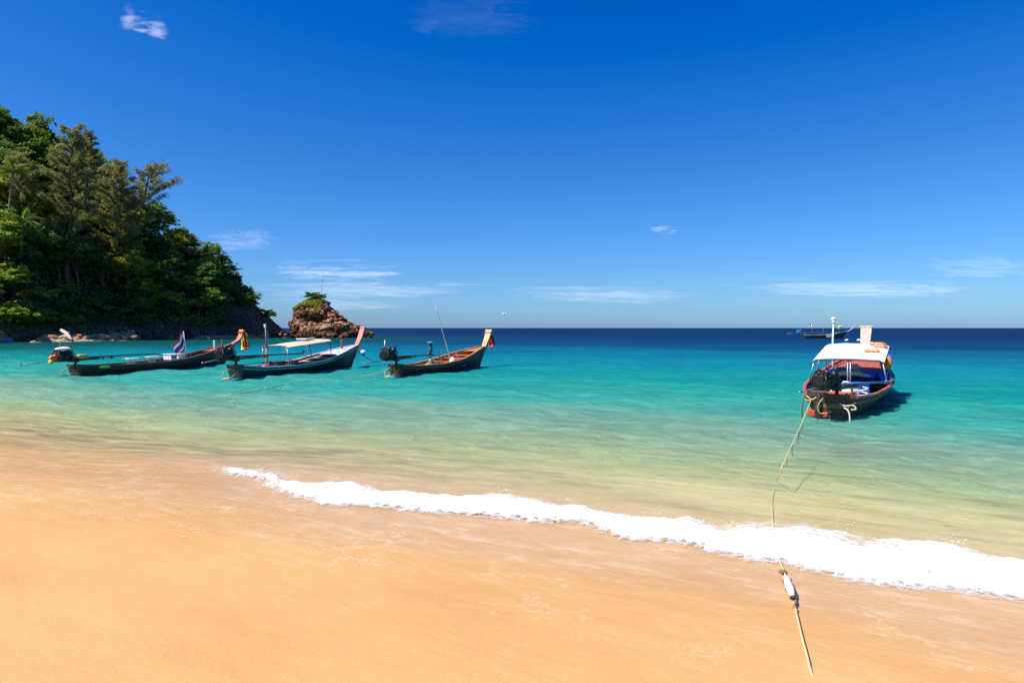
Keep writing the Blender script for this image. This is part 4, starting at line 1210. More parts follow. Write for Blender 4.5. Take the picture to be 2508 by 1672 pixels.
class Boat:
    def __init__(self, name, origin, heading, L_, beam, sheer, label, group, stern_w=0.55, mats=None, prow=None, draft=0.28, tumble=0.06):
        self.L, self.beam, self.sheer_t, self.stern_w, self.draft = L_, beam, sheer, stern_w, draft
        self.mats = mats
        self.e = empty(name, (origin[0], origin[1], 0), heading, label, "boat", group)
        self.M = Matrix.Translation((origin[0], origin[1], 0)) @ Matrix.Rotation(heading, 4, 'Z')
        self.heading = heading
        self.prow = prow
        self.name = name
        self.shell()
    def w(self, p):
        return self.M @ Vector(p)
    def hb(self, t):
        s = self.stern_w
        if t < 0.52:
            k = t / 0.52
            f = s + (1 - s) * math.sin(k * math.pi / 2) ** 0.9
        else:
            k = (t - 0.52) / 0.48
            f = max(0.0, 1 - k ** 2.15) ** 0.85
        return max(0.035, self.beam / 2 * f)
    def sheer(self, t):
        return float(np.interp(t, [a for a, _ in self.sheer_t], [b for _, b in self.sheer_t]))
    def xs(self, t, z):
        """raked stem and slightly raked transom"""
        rake = 0.75 * max(0, (t - 0.72) / 0.28) ** 2
        return self.L * t + rake * max(0, z + 0.1) * 0.75 - 0.10 * (1 - min(1, t * 6)) * z
    def pt(self, t, q, inset=0.0):
        """q from -1 (starboard rail) over 0 (keel) to 1 (port rail)"""
        b = max(0.012, self.hb(t) - inset)
        sh = self.sheer(t)
        kz = -self.draft + inset + (0.22 * max(0, (t - 0.75) / 0.25) ** 2)
        a = abs(q)
        full = 0.60 + 0.5 * max(0, (t - 0.55) / 0.45)
        y = b * a ** full
        z = kz + (sh - kz) * a ** (1.5 - 0.25 * t)
        return (self.xs(t, z), math.copysign(y, q) if q else 0.0, z)
    def rail(self, side, n=40, t0=0.0, t1=1.0, dz=0.0, out=0.0):
        pts = []
        for i in range(n + 1):
            t = t0 + (t1 - t0) * i / n
            p = self.pt(t, side)
            pts.append((p[0], p[1] + side * out, p[2] + dz))
        return pts
    def shell(self):
        m = self.mats
        nt_, nq = 44, 18
        mb = MB()
        th = 0.045
        mb.grid(lambda a, b: self.pt(a, -1 + 2 * b), nt_, nq, mi=0)
        mb.grid(lambda a, b: self.pt(0.004 + a * 0.985, 1 - 2 * b, th), nt_, nq, mi=1)
        # top edge between skins
        for sd in (-1, 1):
            o = [self.pt(i / nt_, sd) for i in range(nt_ + 1)]
            n_ = [self.pt(0.004 + i / nt_ * 0.985, sd, th) for i in range(nt_ + 1)]
            mb.add(o + n_, [(i, i + 1, nt_ + 2 + i, nt_ + 1 + i) for i in range(nt_)], 0)
        # transom, two skins
        ring = [self.pt(0, -1 + 2 * j / nq) for j in range(nq + 1)]
        mb.add(ring, [tuple(range(nq + 1))], 2)
        ring2 = [(p[0] + 0.05, p[1] * 0.98, p[2]) for p in ring]
        mb.add(ring2, [tuple(range(nq, -1, -1))], 1)
        mb.add([ring[0], ring[-1], ring2[-1], ring2[0]], [(0, 1, 2, 3)], 2)
        mb.build("hull", [m["out"], m["in"], m.get("transom", m["out"])], self.e)
        # rails
        for sd in (-1, 1):
            g = MB()
            g.bar(self.rail(sd, 44, 0, 1.0, 0.012, -0.005), 0.085, 0.05, side=(0, 1, 0))
            g.build("gunwale", m["rail"], self.e)
            g = MB()
            path = []
            for i in range(41):
                t = i / 40
                p = self.pt(t, sd * 0.90)
                path.append((p[0], p[1] + sd * 0.012, p[2] - 0.0))
            g.bar(path, 0.03, 0.06, side=(0, 1, 0))
            g.build("rub_rail", m.get("rub", m["rail"]), self.e)
        # stern head beam
        g = MB()
        a, b = self.pt(0.0, 1), self.pt(0.0, -1)
        g.box(((a[0] + 0.02), 0, a[2] + 0.02), (0.12, a[1] * 2 + 0.01, 0.09), bev=0.01)
        g.build("stern_beam", m.get("transom", m["rail"]), self.e)
        # prow board: wide face aft, sweeping up from the stem
        x0, z0 = self.pt(1.0, 1)[0], self.sheer(1.0)
        P = self.prow
        path, ww, hh = [], [], []
        path.append(self.pt(1.0, 0)[0:1] + (0, -self.draft + 0.2)); ww.append(0.07); hh.append(0.09)
        path.append((self.xs(1.0, 0.25) + 0.02, 0, 0.25)); ww.append(0.08); hh.append(0.11)
        path.append((x0 - 0.02, 0, z0 - 0.12)); ww.append(P.get("w0", 0.2) * 0.8); hh.append(0.16)
        for i in range(1, 9):
            k = i / 8
            x = x0 + P["dx"] * (k + P.get("curve", 0.25) * k * (1 - k) * 1.6)
            z = z0 + (P["z"] - z0) * (k - P.get("curve", 0.25) * k * (1 - k) * 1.6)
            path.append((x, 0, z)); ww.append(P.get("w0", 0.2) + (P["w1"] - P.get("w0", 0.2)) * k); hh.append(0.15 - 0.04 * k)
        g = MB()
        g.bar(path, ww, hh, side=(0, 1, 0))
        g.build("prow", m["prow"], self.e)
        g = MB()
        tip = Vector(path[-1]); d = (tip - Vector(path[-2])).normalized()
        g.bar([tip - d * 0.01, tip + d * 0.05], P["w1"] + 0.05, 0.15, side=(0, 1, 0))
        g.build("prow_cap", m.get("cap", m["prow"]), self.e)
        self.tip = tip
        # ribs inside
        rib_n = m.get("ribs", 11)
        for i in range(rib_n):
            t = 0.08 + 0.80 * i / rib_n
            g = MB()
            g.bar([Vector(self.pt(t, -0.985 + 1.97 * j / 12, th + 0.02)) for j in range(13)], 0.05, 0.04, side=(1, 0, 0))
            g.build("rib", m["in"], self.e)
    def floor(self, t0, t1, mat, z=0.02, n=6):
        for k in range(n):
            g = MB()
            path, w = [], []
            for i in range(17):
                t = t0 + (t1 - t0) * i / 16
                half = self.inner_half(t, z)
                y = (-1 + (2 * k + 1) / n) * half
                path.append((self.L * t, y, z + 0.004 * (k % 2))); w.append(max(0.01, 2 * half / n - 0.012))
            g.bar(path, w, 0.025, side=(0, 1, 0))
            g.build("floor_board", mat, self.e)
    def inner_half(self, t, z):
        lo, hi = 0.0, 1.0
        for _ in range(22):
            m = (lo + hi) / 2
            if self.pt(t, m, 0.05)[2] < z: lo = m
            else: hi = m
        return self.pt(t, lo, 0.05)[1]
    def thwart(self, t, mat, dz=-0.08, w=0.2, th=0.035, name="thwart"):
        z = self.sheer(t) + dz
        h = self.inner_half(t, min(z, self.sheer(t) - 0.01))
        g = MB(); g.box((self.L * t, 0, z), (w, 2 * h + 0.02, th), bev=0.006)
        return g.build(name, mat, self.e)
    def deck(self, t0, t1, mat, n=7, dz=-0.02):
        """foredeck planks laid across, following the sheer"""
        for k in range(n):
            a, b = t0 + (t1 - t0) * k / n, t0 + (t1 - t0) * (k + 1) / n
            g = MB()
            vs = []
            for t in (a + 0.0012, b - 0.0012):
                z = self.sheer(t) + dz
                h = max(0.02, self.hb(t) - 0.05)
                x = self.xs(t, z)
                vs += [(x, -h, z), (x, -h * 0.5, z + 0.02), (x, 0, z + 0.028), (x, h * 0.5, z + 0.02), (x, h, z)]
            lo = [(x, y, z - 0.03) for x, y, z in vs]
            fs = [(i, i + 5, i + 6, i + 1) for i in range(4)] + [(10 + i, 11 + i, 16 + i, 15 + i) for i in range(4)]
            fs += [(i, i + 1, i + 11, i + 10) for i in range(4)] + [(5 + i, 15 + i, 16 + i, 6 + i) for i in range(4)] + [(0, 10, 15, 5), (4, 9, 19, 14)]
            g.add(vs + lo, fs)
            g.build("deck_plank", mat, self.e)
    def engine(self, yaw=0.0, y=0.0, z=0.62, pitch=0.0, shaft=4.8, tiller=1.6, mats=None, tilt_shaft=0.10, sc=1.0, x=0.0, cover=None, exhaust=True):
        """car engine on a pivot post: block aft, tiller beyond it, long shaft swung inboard"""
        mk = dict(block=IRON, shaft=SHAFT, tiller=STEEL, tank=GREY_D)
        if mats: mk.update(mats)
        en = MB()
        # pivot post and frame rails: the engine's own mesh
        en.tube([(0, 0, -0.42), (0, 0, 0.0)], 0.055, n=8)
        en.box((0, 0, -0.02), (0.22, 0.20, 0.10), bev=0.01)
        for s_ in (-1, 1):
            en.bar([(-1.0, s_ * 0.16, 0.02), (0.15, s_ * 0.12, 0.02), (1.25, s_ * 0.05, 0.06)], 0.05, 0.06, side=(0, 1, 0))
        eo = en.build("engine", SHAFT, self.e)
        eo.location = (x, y, z); eo.rotation_euler = (0, pitch, yaw); eo.scale = (sc,) * 3
        bk = MB()
        bk.box((-0.55, 0, 0.16), (0.58, 0.30, 0.26), bev=0.02)
        bk.box((-0.55, 0, 0.36), (0.52, 0.22, 0.15), bev=0.02)
        bk.box((-0.55, 0.0, 0.46), (0.48, 0.14, 0.06), bev=0.015)
        for i in range(4):
            bk.tube([(-0.75 + i * 0.14, 0.10, 0.34), (-0.75 + i * 0.14, 0.22, 0.30), (-0.75 + i * 0.14, 0.24, 0.20)], 0.035, n=6)
            bk.tube([(-0.75 + i * 0.14, -0.10, 0.36), (-0.75 + i * 0.14, -0.20, 0.38)], 0.03, n=6)
        bk.tube([(-0.80, 0.25, 0.18), (-0.20, 0.25, 0.18), (-0.15, 0.30, 0.45)], 0.04, n=8)
        bk.tube([(-0.62, -0.22, 0.36), (-0.62, -0.22, 0.50)], 0.10, n=12)
        bk.box((-0.30, -0.17, 0.10), (0.18, 0.12, 0.16), bev=0.02)
        bk.tube([(-0.55, -0.15, 0.03), (-0.30, -0.15, 0.03)], 0.06, n=8)
        rg = random.Random(5)
        for i in range(16):
            bk.blob((rg.uniform(-0.92, -0.2), rg.uniform(-0.22, 0.22), rg.uniform(0.05, 0.48)), (rg.uniform(0.04, 0.10), rg.uniform(0.04, 0.09), rg.uniform(0.04, 0.09)), seed=i, amp=0.2, sub=1, smooth=False)
        for i in range(9):
            a = rg.uniform(-0.9, -0.3); s_ = rg.choice((-1, 1))
            bk.tube([(a, s_ * 0.14, rg.uniform(0.02, 0.2)), (a + rg.uniform(-.1, .1), s_ * rg.uniform(0.22, 0.30), rg.uniform(0.2, 0.4)), (a + rg.uniform(-.2, .2), s_ * 0.1, rg.uniform(0.42, 0.56))], rg.uniform(0.012, 0.024), n=6)
        b_o = bk.build("engine_block", mk["block"], eo)
        fl = MB()
        fl.tube([(-0.90, 0, 0.17), (-0.86, 0, 0.17)], 0.20, n=18)
        fl.tube([(-0.95, 0, 0.17), (-0.90, 0, 0.17)], 0.11, n=14)
        fl.tube([(-0.93, 0.15, 0.36), (-0.90, 0.15, 0.36)], 0.08, n=12)
        fl.bar([(-0.935, 0.10, 0.22), (-0.935, 0.20, 0.40)], 0.02, 0.02)
        fl.build("flywheel", mk.get("wheel", IRON), eo)
        rd = MB()
        rd.box((-1.02, 0.03, 0.24), (0.08, 0.30, 0.34), bev=0.03)
        for i in range(5):
            rd.box((-1.067, -0.08 + i * 0.055, 0.24), (0.012, 0.012, 0.26))
        rd.tube([(-1.03, 0.03, 0.41), (-1.03, 0.03, 0.47)], 0.05, n=10)
        rd.blob((-0.98, -0.17, 0.16), (0.09, 0.09, 0.12), seed=2, amp=0.25, sub=2, freq=2.2)
        rd.tube([(-1.06, -0.20, 0.05), (-1.04, -0.19, 0.30), (-0.92, -0.10, 0.44), (-0.8, 0.0, 0.5)], 0.03, n=7)
        rd.tube([(-1.08, 0.20, 0.10), (-1.00, 0.24, 0.32), (-0.85, 0.18, 0.50)], 0.026, n=7)
        rd.tube([(-1.02, 0.12, 0.49), (-0.8, 0.10, 0.52), (-0.65, 0.02, 0.46)], 0.028, n=6)
        rd.build("radiator", mk.get("radiator", IRON), eo)
        if exhaust:
          ex = MB(); ex.tube([(-0.45, 0.26, 0.2), (-0.45, 0.30, 0.45), (-0.46, 0.30, 0.86)], 0.032, n=8)
          ex.build("exhaust_pipe", mk.get("exhaust", RUST), eo)
        hs_ = MB()
        for k in range(5):
            a = k * 1.3
            hs_.tube([(-0.85 + k * 0.12, 0.15 * math.cos(a), 0.45), (-0.6 + k * 0.08, 0.26 * math.cos(a), 0.58 + 0.03 * k), (-0.25, 0.18 * math.cos(a + 1), 0.30), (-0.1, 0.1 * math.cos(a), 0.08)], 0.014, n=5)
        hs_.build("hose", GREY_D, eo)
        sh = MB()
        sh.tube([(0.0, 0, 0.10), (0.35, 0, 0.10 + 0.02), (shaft, 0, 0.10 + tilt_shaft * shaft * 0.3)], [0.06, 0.038, 0.03], n=8)
        sh.tube([(0.3, 0, 0.02), (shaft * 0.45, 0, 0.03)], 0.018, n=6)
        for k in range(4):
            sh.box((0.5 + k * shaft * 0.1, 0, 0.06), (0.05, 0.05, 0.14))
        so = sh.build("shaft", mk["shaft"], eo)
        pr = MB()
        ez = 0.10 + tilt_shaft * shaft * 0.3
        pr.tube([(shaft - 0.02, 0, ez), (shaft + 0.10, 0, ez)], [0.045, 0.02], n=8)
        for k in range(3):
            a = k * 2.094
            c_, s_ = math.cos(a), math.sin(a)
            pr.grid(lambda u, v: (shaft + 0.05 + 0.06 * (v - 0.5) , (0.03 + 0.13 * u) * c_ - 0.10 * (v - 0.5) * (0.4 + u) * s_, ez + (0.03 + 0.13 * u) * s_ + 0.10 * (v - 0.5) * (0.4 + u) * c_), 3, 2, thick=0.006)
        pr.build("propeller", STEEL, eo)
        tl = MB(); tl.tube([(-0.95, 0.0, 0.02), (-1.3, 0.0, 0.03), (-1.0 - tiller, 0, -0.04)], [0.03, 0.026, 0.022], n=7)
        tl.tube([(-1.0 - tiller, 0, -0.04), (-1.12 - tiller, 0, -0.05)], 0.032, n=8)
        tl.build("tiller", mk["tiller"], eo)
        if cover:
            cv = MB(); cv.blob((-0.6, 0, 0.53), (0.36, 0.25, 0.10), seed=4, amp=0.12, sub=3)
            cv.build("engine_cover", cover, eo)
        self.eng = eo
        return eo

def canopy(boat, x0, x1, z0, z1, wd, mat, post_mat, posts=4, arch=0.05, sag=0.03, y0=0.0, yaw=0.0):
    c = bpy.data.objects.new("canopy", None)
    mb = MB()
    def fn(a, b):
        x = x0 + (x1 - x0) * a
        v = 2 * b - 1
        z = z0 + (z1 - z0) * a + arch * (1 - v * v) - sag * math.sin(a * math.pi * (posts // 2 - 1)) ** 2 * (1 - v * v) + 0.012 * fbm(a * 7, b * 5, 2.0)
        edge_ = -0.045 if abs(v) > 0.97 else 0
        return (x, y0 + v * wd / 2, z + edge_)
    mb.grid(fn, 26, 16, thick=0.012)
    co = mb.build("canopy", mat, boat.e)
    nrow = posts // 2
    for k in range(nrow):
        a = k / (nrow - 1) * 0.96 + 0.02
        x = x0 + (x1 - x0) * a
        fr = MB()
        fr.tube([(x, y0 + (2 * j / 8 - 1) * wd / 2 * 0.98, z0 + (z1 - z0) * a + arch * (1 - (2 * j / 8 - 1) ** 2) - 0.035) for j in range(9)], 0.018, n=6)
        fr.build("bow_frame", post_mat, co)
        for sd in (-1, 1):
            t = x / boat.L
            b = boat.pt(t, sd)
            g = MB()
            g.tube([(x, sd * (abs(b[1]) - 0.05), b[2] - 0.05), (x, y0 + sd * wd / 2 * 0.96, z0 + (z1 - z0) * a - 0.05)], 0.02, n=6)
            g.build("post", post_mat, co)
    for sd in (-1, 1):
        g = MB(); g.tube([(x0 + (x1 - x0) * j / 6, y0 + sd * wd / 2 * 0.97, z0 + (z1 - z0) * j / 6 - 0.04) for j in range(7)], 0.018, n=6)
        g.build("side_pole", post_mat, co)
    return co

def put(mb, boat, name, mat, label, cat, group=None):
    """a thing lying in or hanging on a boat: shaped in boat space about its own base, top level in the scene"""
    vs = [Vector(v) for v in mb.v]
    c = Vector((sum(v.x for v in vs) / len(vs), sum(v.y for v in vs) / len(vs), min(v.z for v in vs)))
    mb.v = [tuple(v - c) for v in vs]
    o = mb.build(name, mat)
    w = boat.w(c)
    o.location = w
    o.rotation_euler = (0, 0, boat.heading)
    tag(o, label, cat, group)
    return o

def put_e(boat, name, p, label, cat, group=None, rz=0.0):
    return empty(name, boat.w(p), boat.heading + rz, label, cat, group)

def ribbons(boat, name, label, cols, ln, wd=0.09, aft=0.0):
    """cloth strips knotted round the prow and hanging in front of it"""
    p = boat.tip + Vector((0.03, 0, -0.10))
    e = put_e(boat, name, p, label, "ribbons", "prow ribbons")
    k = MB()
    k.tube([(-0.14, -0.17, 0.0), (0.12, -0.17, 0.0), (0.12, 0.17, 0.0), (-0.14, 0.17, 0.0), (-0.14, -0.17, 0.0)], 0.035, n=6)
    k.build("knot", cols[0][0], e)
    for i, (m_, ox, oy) in enumerate(cols):
        g = MB()
        ph = i * 1.3
        l_ = ln * (1 - 0.06 * (i % 3))
        def fn(a, b):
            ripple = 0.03 * math.sin(b * 9 + ph) * b + 0.022 * math.sin(a * 6 + ph) * (0.3 + b)
            w_ = wd * (0.45 + 0.75 * b ** 0.6)
            return (0.13 + ox + 0.10 * b + ripple, oy * (0.5 + 0.8 * b) + (a - 0.5) * w_ * 1.5, -l_ * b + 0.02)
        g.grid(fn, 7, 14, thick=0.006)
        g.build("ribbon", m_, e)
    return e

def rope(name, pts, r, mat, label, group=None, smooth_n=6, coil=False):
    P = [Vector(p) for p in pts]
    Q = []
    for i in range(len(P) - 1):
        p0, p1, p2, p3 = P[max(i - 1, 0)], P[i], P[i + 1], P[min(i + 2, len(P) - 1)]
        for k in range(smooth_n):
            t = k / smooth_n
            Q.append(0.5 * ((2 * p1) + (-p0 + p2) * t + (2 * p0 - 5 * p1 + 4 * p2 - p3) * t * t + (-p0 + 3 * p1 - 3 * p2 + p3) * t ** 3))
    Q.append(P[-1])
    mb = MB(); 
    o0 = Q[0].copy()
    mb.tube([q - o0 for q in Q], r, n=6)
    o = mb.build(name, mat, None, o0)
    tag(o, label, "rope", group)
    return o

BG = "longtail boats moored off the beach"
# ---------------------------------------------------------------- boat by the right: seen from astern
hd = math.atan2(0.857, 0.515)
BR = Boat("longtail_boat", (7.36, 15.7), hd, 9.6, 2.16, [(0, 0.52), (0.15, 0.47), (0.45, 0.52), (0.7, 0.72), (0.88, 1.02), (1.0, 1.36)],
          "red railed longtail boat with a white canopy, seen from astern, moored on the right", BG, stern_w=0.47,
          mats=dict(out=WOOD_DK, **{"in": pmat("inner_dark_blue", (0.012, 0.025, 0.055), var=0.5, scale=5, rough=0.6)}, rail=WOOD_RED, rub=WOOD_BR, prow=pmat("bleached_prow", (0.47, 0.36, 0.29), var=0.25, scale=4, rough=0.8, bump=0.3, stretch=(2, 3, 0.5)), transom=WOOD_DK, cap=WOOD_PALE, ribs=12),
          prow=dict(dx=0.75, z=2.10, w0=0.29, w1=0.37, curve=0.15))
BR.floor(0.10, 0.82, WOOD_DK, z=0.0, n=7)
BR.deck(0.70, 0.97, WOOD_RED, n=9, dz=-0.03)
BR.thwart(0.69, WOOD_PALE, dz=-0.06, w=0.10, th=0.07, name="deck_beam")
BR.thwart(0.16, WOOD_RED, dz=-0.06, w=0.22)
BR.thwart(0.34, WOOD_BR, dz=-0.16, w=0.20)
BR.thwart(0.54, WOOD_BR, dz=-0.20, w=0.22)
BR.engine(yaw=R(-20), y=-0.10, z=0.70, pitch=R(2.0), shaft=3.5, tiller=1.0, exhaust=False, mats=dict(shaft=BLUE_P, tiller=STEEL), tilt_shaft=0.04, sc=0.80, x=0.12)
canopy(BR, 3.85, 7.0, 1.20, 1.56, 1.80, CANVAS, STEEL, posts=6, arch=0.04, sag=0.03, y0=0.0)
# keel band and patches of red bottom paint at the stern
g = MB()
g.grid(lambda a, b: tuple(Vector(BR.pt(0.0, -0.62 + 1.24 * a)) + Vector((-0.02, 0, 0.0 - 0.05 * b))), 20, 1, thick=0.02)
g.build("bottom_band", RED, BR.e)
g = MB(); g.box((-0.05, 0.36, 0.12), (0.05, 0.30, 0.14), rot=(0.15, 0, 0), bev=0.02); g.box((-0.05, 0.15, 0.10), (0.05, 0.16, 0.12), rot=(-0.1, 0, 0), bev=0.02)
g.build("red_board", RED, BR.e)
g = MB()
for k, (y, z, w) in enumerate(((0.0, 0.40, 0.90), (0.0, 0.26, 0.84), (0.0, 0.10, 0.74))):
    pass
for k in range(4):
    z = 0.44 - 0.13 * k
    g = MB(); g.box((-0.055 + 0.012 * k, 0, z), (0.03, 2 * BR.inner_half(0.0, z - 0.05) * 0.97, 0.118), bev=0.006)
    g.build("transom_plank", (WOOD_DK, WOOD_BR, WOOD_DK, WOOD_DK)[k], BR.e)
g = MB(); g.bar([(-0.09, 0.28, 0.62), (-0.10, 0.28, 0.20), (-0.05, 0.28, -0.1)], 0.12, 0.08, side=(0, 1, 0)); g.build("stern_post", WOOD_DK, BR.e)
g = MB(); g.tube([(0.02, -0.42, 0.25), (0.02, -0.42, 0.74)], 0.028, n=7); g.build("mooring_post", WOOD_DK, BR.e)
for y_ in (0.0, -0.07):
    g = MB(); g.tube([(3.95, y_, 0.0), (3.92, y_, 1.22)], 0.018, n=7); g.build("canopy_prop", STEEL, BR.e)
# things lying on the right-hand boat
def jacket(boat, p, rz, label, mat, sc=1.0, tilt=0.0, hang=False):
    e = put_e(boat, "life_jacket", p, label, "life jacket", "life jackets on the right hand boat", rz)
    e.scale = (sc,) * 3
    e.rotation_euler = (tilt, R(90) if hang else 0, boat.heading + rz)
    for k in range(2):
        mb = MB(); mb.blob((0, 0.13 - 0.26 * k, 0.07), (0.27, 0.13, 0.075), seed=k + 5, amp=0.08, sub=3)
        mb.build("float_panel", mat, e)
    mb = MB(); mb.blob((0.26, 0, 0.09), (0.10, 0.22, 0.08), seed=9, amp=0.08, sub=2); mb.build("collar", mat, e)
    for k in range(3):
        mb = MB()
        x = -0.16 + 0.16 * k
        mb.tube([(x, -0.27, 0.06), (x, -0.14, 0.155), (x, 0.0, 0.13), (x, 0.14, 0.155), (x, 0.27, 0.06)], 0.016, n=5, flat=0.5)
        mb.build("strap", (RED_F, GREY_D, RED_F)[k], e)
    return e
jacket(BR, (6.80, -0.62, 1.55), R(90), "pair of rolled orange life jackets at the far right corner of the white canopy", PEACH, 0.72)
jacket(BR, (6.45, -0.72, 1.50), R(80), "faded life jacket lying behind the rolled pair on the canopy", PEACH, 0.6)
jacket(BR, (5.3, -0.55, 1.38), R(100), "orange life jacket lying alone on the right side of the white canopy", PEACH, 0.68)
jacket(BR, (5.0, -0.90, 1.12), R(10), "orange life jacket hanging under the right edge of the canopy", ORANGE, 0.6, hang=True)
mb = MB(); mb.blob((5.5, -0.93, 1.22), (0.20, 0.11, 0.12), seed=31, amp=0.3, sub=3); mb.blob((5.35, -0.93, 1.08), (0.10, 0.07, 0.14), seed=32, amp=0.3, sub=3)
put(mb, BR, "cloth_bundle", TARP_B, "blue cloth bundle tied under the right corner of the canopy", "bundle")
mb = MB(); mb.blob((5.3, -0.93, 1.05), (0.10, 0.07, 0.20), seed=35, amp=0.25, sub=3)
put(mb, BR, "net_bag", GREY_D, "dark net bag hanging beside the orange life jacket under the canopy", "bag")
for i, (x, y, sx, sy, sz) in enumerate(((6.0, 0.52, 0.40, 0.26, 0.22), (5.75, -0.38, 0.38, 0.24, 0.19), (5.85, -0.78, 0.34, 0.17, 0.24))):
    mb = MB(); mb.blob((x, y, 0.62), (sx, sy, sz * 1.1), seed=40 + i, amp=0.22, sub=3, freq=2.0)
    put(mb, BR, "tarpaulin_bundle", TARP_B, ("bright blue tarpaulin bundle behind the engine under the canopy", "bright blue tarpaulin bundle in the middle under the canopy", "bright blue tarpaulin bundle against the right side under the canopy")[i], "tarpaulin", "blue tarpaulin bundles in the right hand boat")
mb = MB(); mb.tube([(5.0, 0.60, 0.70), (4.95, 0.1, 0.78), (5.0, -0.2, 0.76), (5.05, -0.50, 0.68)], [0.05, 0.075, 0.07, 0.05], n=8)
put(mb, BR, "rolled_mat", pmat("mat_pink", (0.72, 0.54, 0.54), var=0.2, scale=9, rough=0.9), "rolled pale pink mat across the middle of the right hand boat", "mat")
mb = MB(); mb.grid(lambda a, b: (4.9 - 0.05 * b, 0.62 - 1.15 * a, 0.68 - 0.40 * b + 0.02 * math.sin(a * 14) * b), 20, 6, thick=0.012)
put(mb, BR, "hanging_cloth", NAVY, "dark navy cloth hanging below the rolled pink mat", "cloth")
def crate(boat, p, s, mat, label, rz=0.0, handle=True):
    e = put_e(boat, "plastic_crate", p, label, "crate", "crates in the right hand boat", rz)
    mb = MB()
    x, y, z = s
    t = 0.02
    mb.box((0, 0, t / 2), (x, y, t))
    for sx in (-1, 1):
        mb.box((sx * (x / 2 - t / 2), 0, z / 2 + t / 2), (t, y, z - t))
        mb.box((0, sx * (y / 2 - t / 2), z / 2 + t / 2), (x - 2 * t, t, z - t))
    mb.build("crate_body", mat, e)
    rm = MB()
    rm.bar([(-x / 2 - .01, -y / 2 - .01, z), (x / 2 + .01, -y / 2 - .01, z), (x / 2 + .01, y / 2 + .01, z), (-x / 2 - .01, y / 2 + .01, z), (-x / 2 - .01, -y / 2 - .01, z)], 0.03, 0.035)
    rm.build("rim", mat, e)
    for k in range(3):
        sl = MB(); sl.box((-x / 2 - 0.006, 0, z * (0.25 + 0.22 * k)), (0.012, y * 0.86, z * 0.08)); sl.build("slat", mat, e)
    return e
crate(BR, (2.45, -0.38, 0.36), (0.36, 0.44, 0.32), TARP_B, "blue plastic crate standing behind the white jerrycans", 0.2)
crate(BR, (0.85, -0.16, 0.36), (0.30, 0.56, 0.18), pmat("crate_orange", (0.75, 0.14, 0.05), var=0.1, rough=0.5), "low orange red crate at the stern in front of the jerrycans", 0.05)
def jerrycan(boat, p, label, mat=WHITE_PL, sc=1.0, rz=0.0):
    e = put_e(boat, "jerrycan", p, label, "jerrycan", "white jerrycans in the right hand boat", rz)
    e.scale = (sc,) * 3
    mb = MB(); mb.box((0, 0, 0.16), (0.16, 0.26, 0.32), bev=0.035, taper=0.92); mb.build("can_body", mat, e)
    mb = MB(); mb.tube([(0, -0.06, 0.31), (0, -0.05, 0.37), (0, 0.05, 0.37), (0, 0.07, 0.31)], 0.018, n=6); mb.build("handle", mat, e)
    mb = MB(); mb.tube([(0, -0.09, 0.31), (0, -0.09, 0.37)], 0.03, n=10); mb.build("cap", RED, e)
jerrycan(BR, (1.45, 0.06, 0.33), "white jerrycan beside the engine in the right hand boat", sc=0.95, rz=0.3)
jerrycan(BR, (1.80, -0.14, 0.34), "tall white jerrycan in front of the blue crate", sc=1.1, rz=-0.2)
jerrycan(BR, (1.50, -0.36, 0.32), "white jerrycan nearest the right rail behind the orange crate", sc=0.85, rz=0.8)
mb = MB(); mb.blob((1.3, -0.60, 0.42), (0.15, 0.11, 0.05), seed=51, amp=0.25, sub=3); put(mb, BR, "plastic_bag", CYAN, "crumpled light blue plastic bag on the right side of the stern", "bag")
mb = MB(); mb.tube([(1.65 + 0.14 * math.cos(a * 0.6), -0.52 + 0.12 * math.sin(a * 0.6), 0.38 + 0.012 * a) for a in range(24)], 0.018, n=6); put(mb, BR, "rope_coil", ROPE_W, "coil of pale rope beside the light blue plastic bag", "rope")
mb = MB(); mb.tube([(6.85, 0.12, 0.76), (6.6, 0.16, 0.84), (6.4, 0.1, 0.80)], 0.13, n=9); mb.blob((6.5, 0.05, 0.88), (0.16, 0.2, 0.10), seed=3, amp=0.3, sub=3)
put(mb, BR, "rope_heap", ROPE_W, "heap of tan rope on the red foredeck under the canopy", "rope")
rope("mooring_rope", [BR.w((6.3, -0.08, 0.82)), BR.w((5.8, -0.2, 0.74)), BR.w((5.1, -0.36, 0.60))], 0.022, ROPE_W, "short pale rope running down from the foredeck to the mat")
# leaning blue white pole beyond the canopy
e = put_e(BR, "leaning_pole", (7.35, 0.72, 0.62), "light blue pole with a white cloth at its tip leaning left behind the canopy", "pole")
pA = Vector((0, 0, 0)); 
tipw = at_d(2041, 783, 22.9); pB = Matrix.Rotation(-BR.heading, 3, 'Z') @ (tipw - e.location)
mb = MB(); mb.tube([pA, pB * 0.5 + Vector((0, 0.02, 0)), pB], [0.035, 0.03, 0.025], n=7); mb.build("pole_shaft", pmat("pale_blue_paint", (0.42, 0.60, 0.72), var=0.15, rough=0.5), e)
mb = MB(); mb.tube([pB * 0.93, pB * 1.0], [0.055, 0.05], n=8); mb.blob(tuple(pB * 1.015), (0.09, 0.09, 0.06), seed=2, sub=2); mb.build("pole_wrap", WHITE, e)
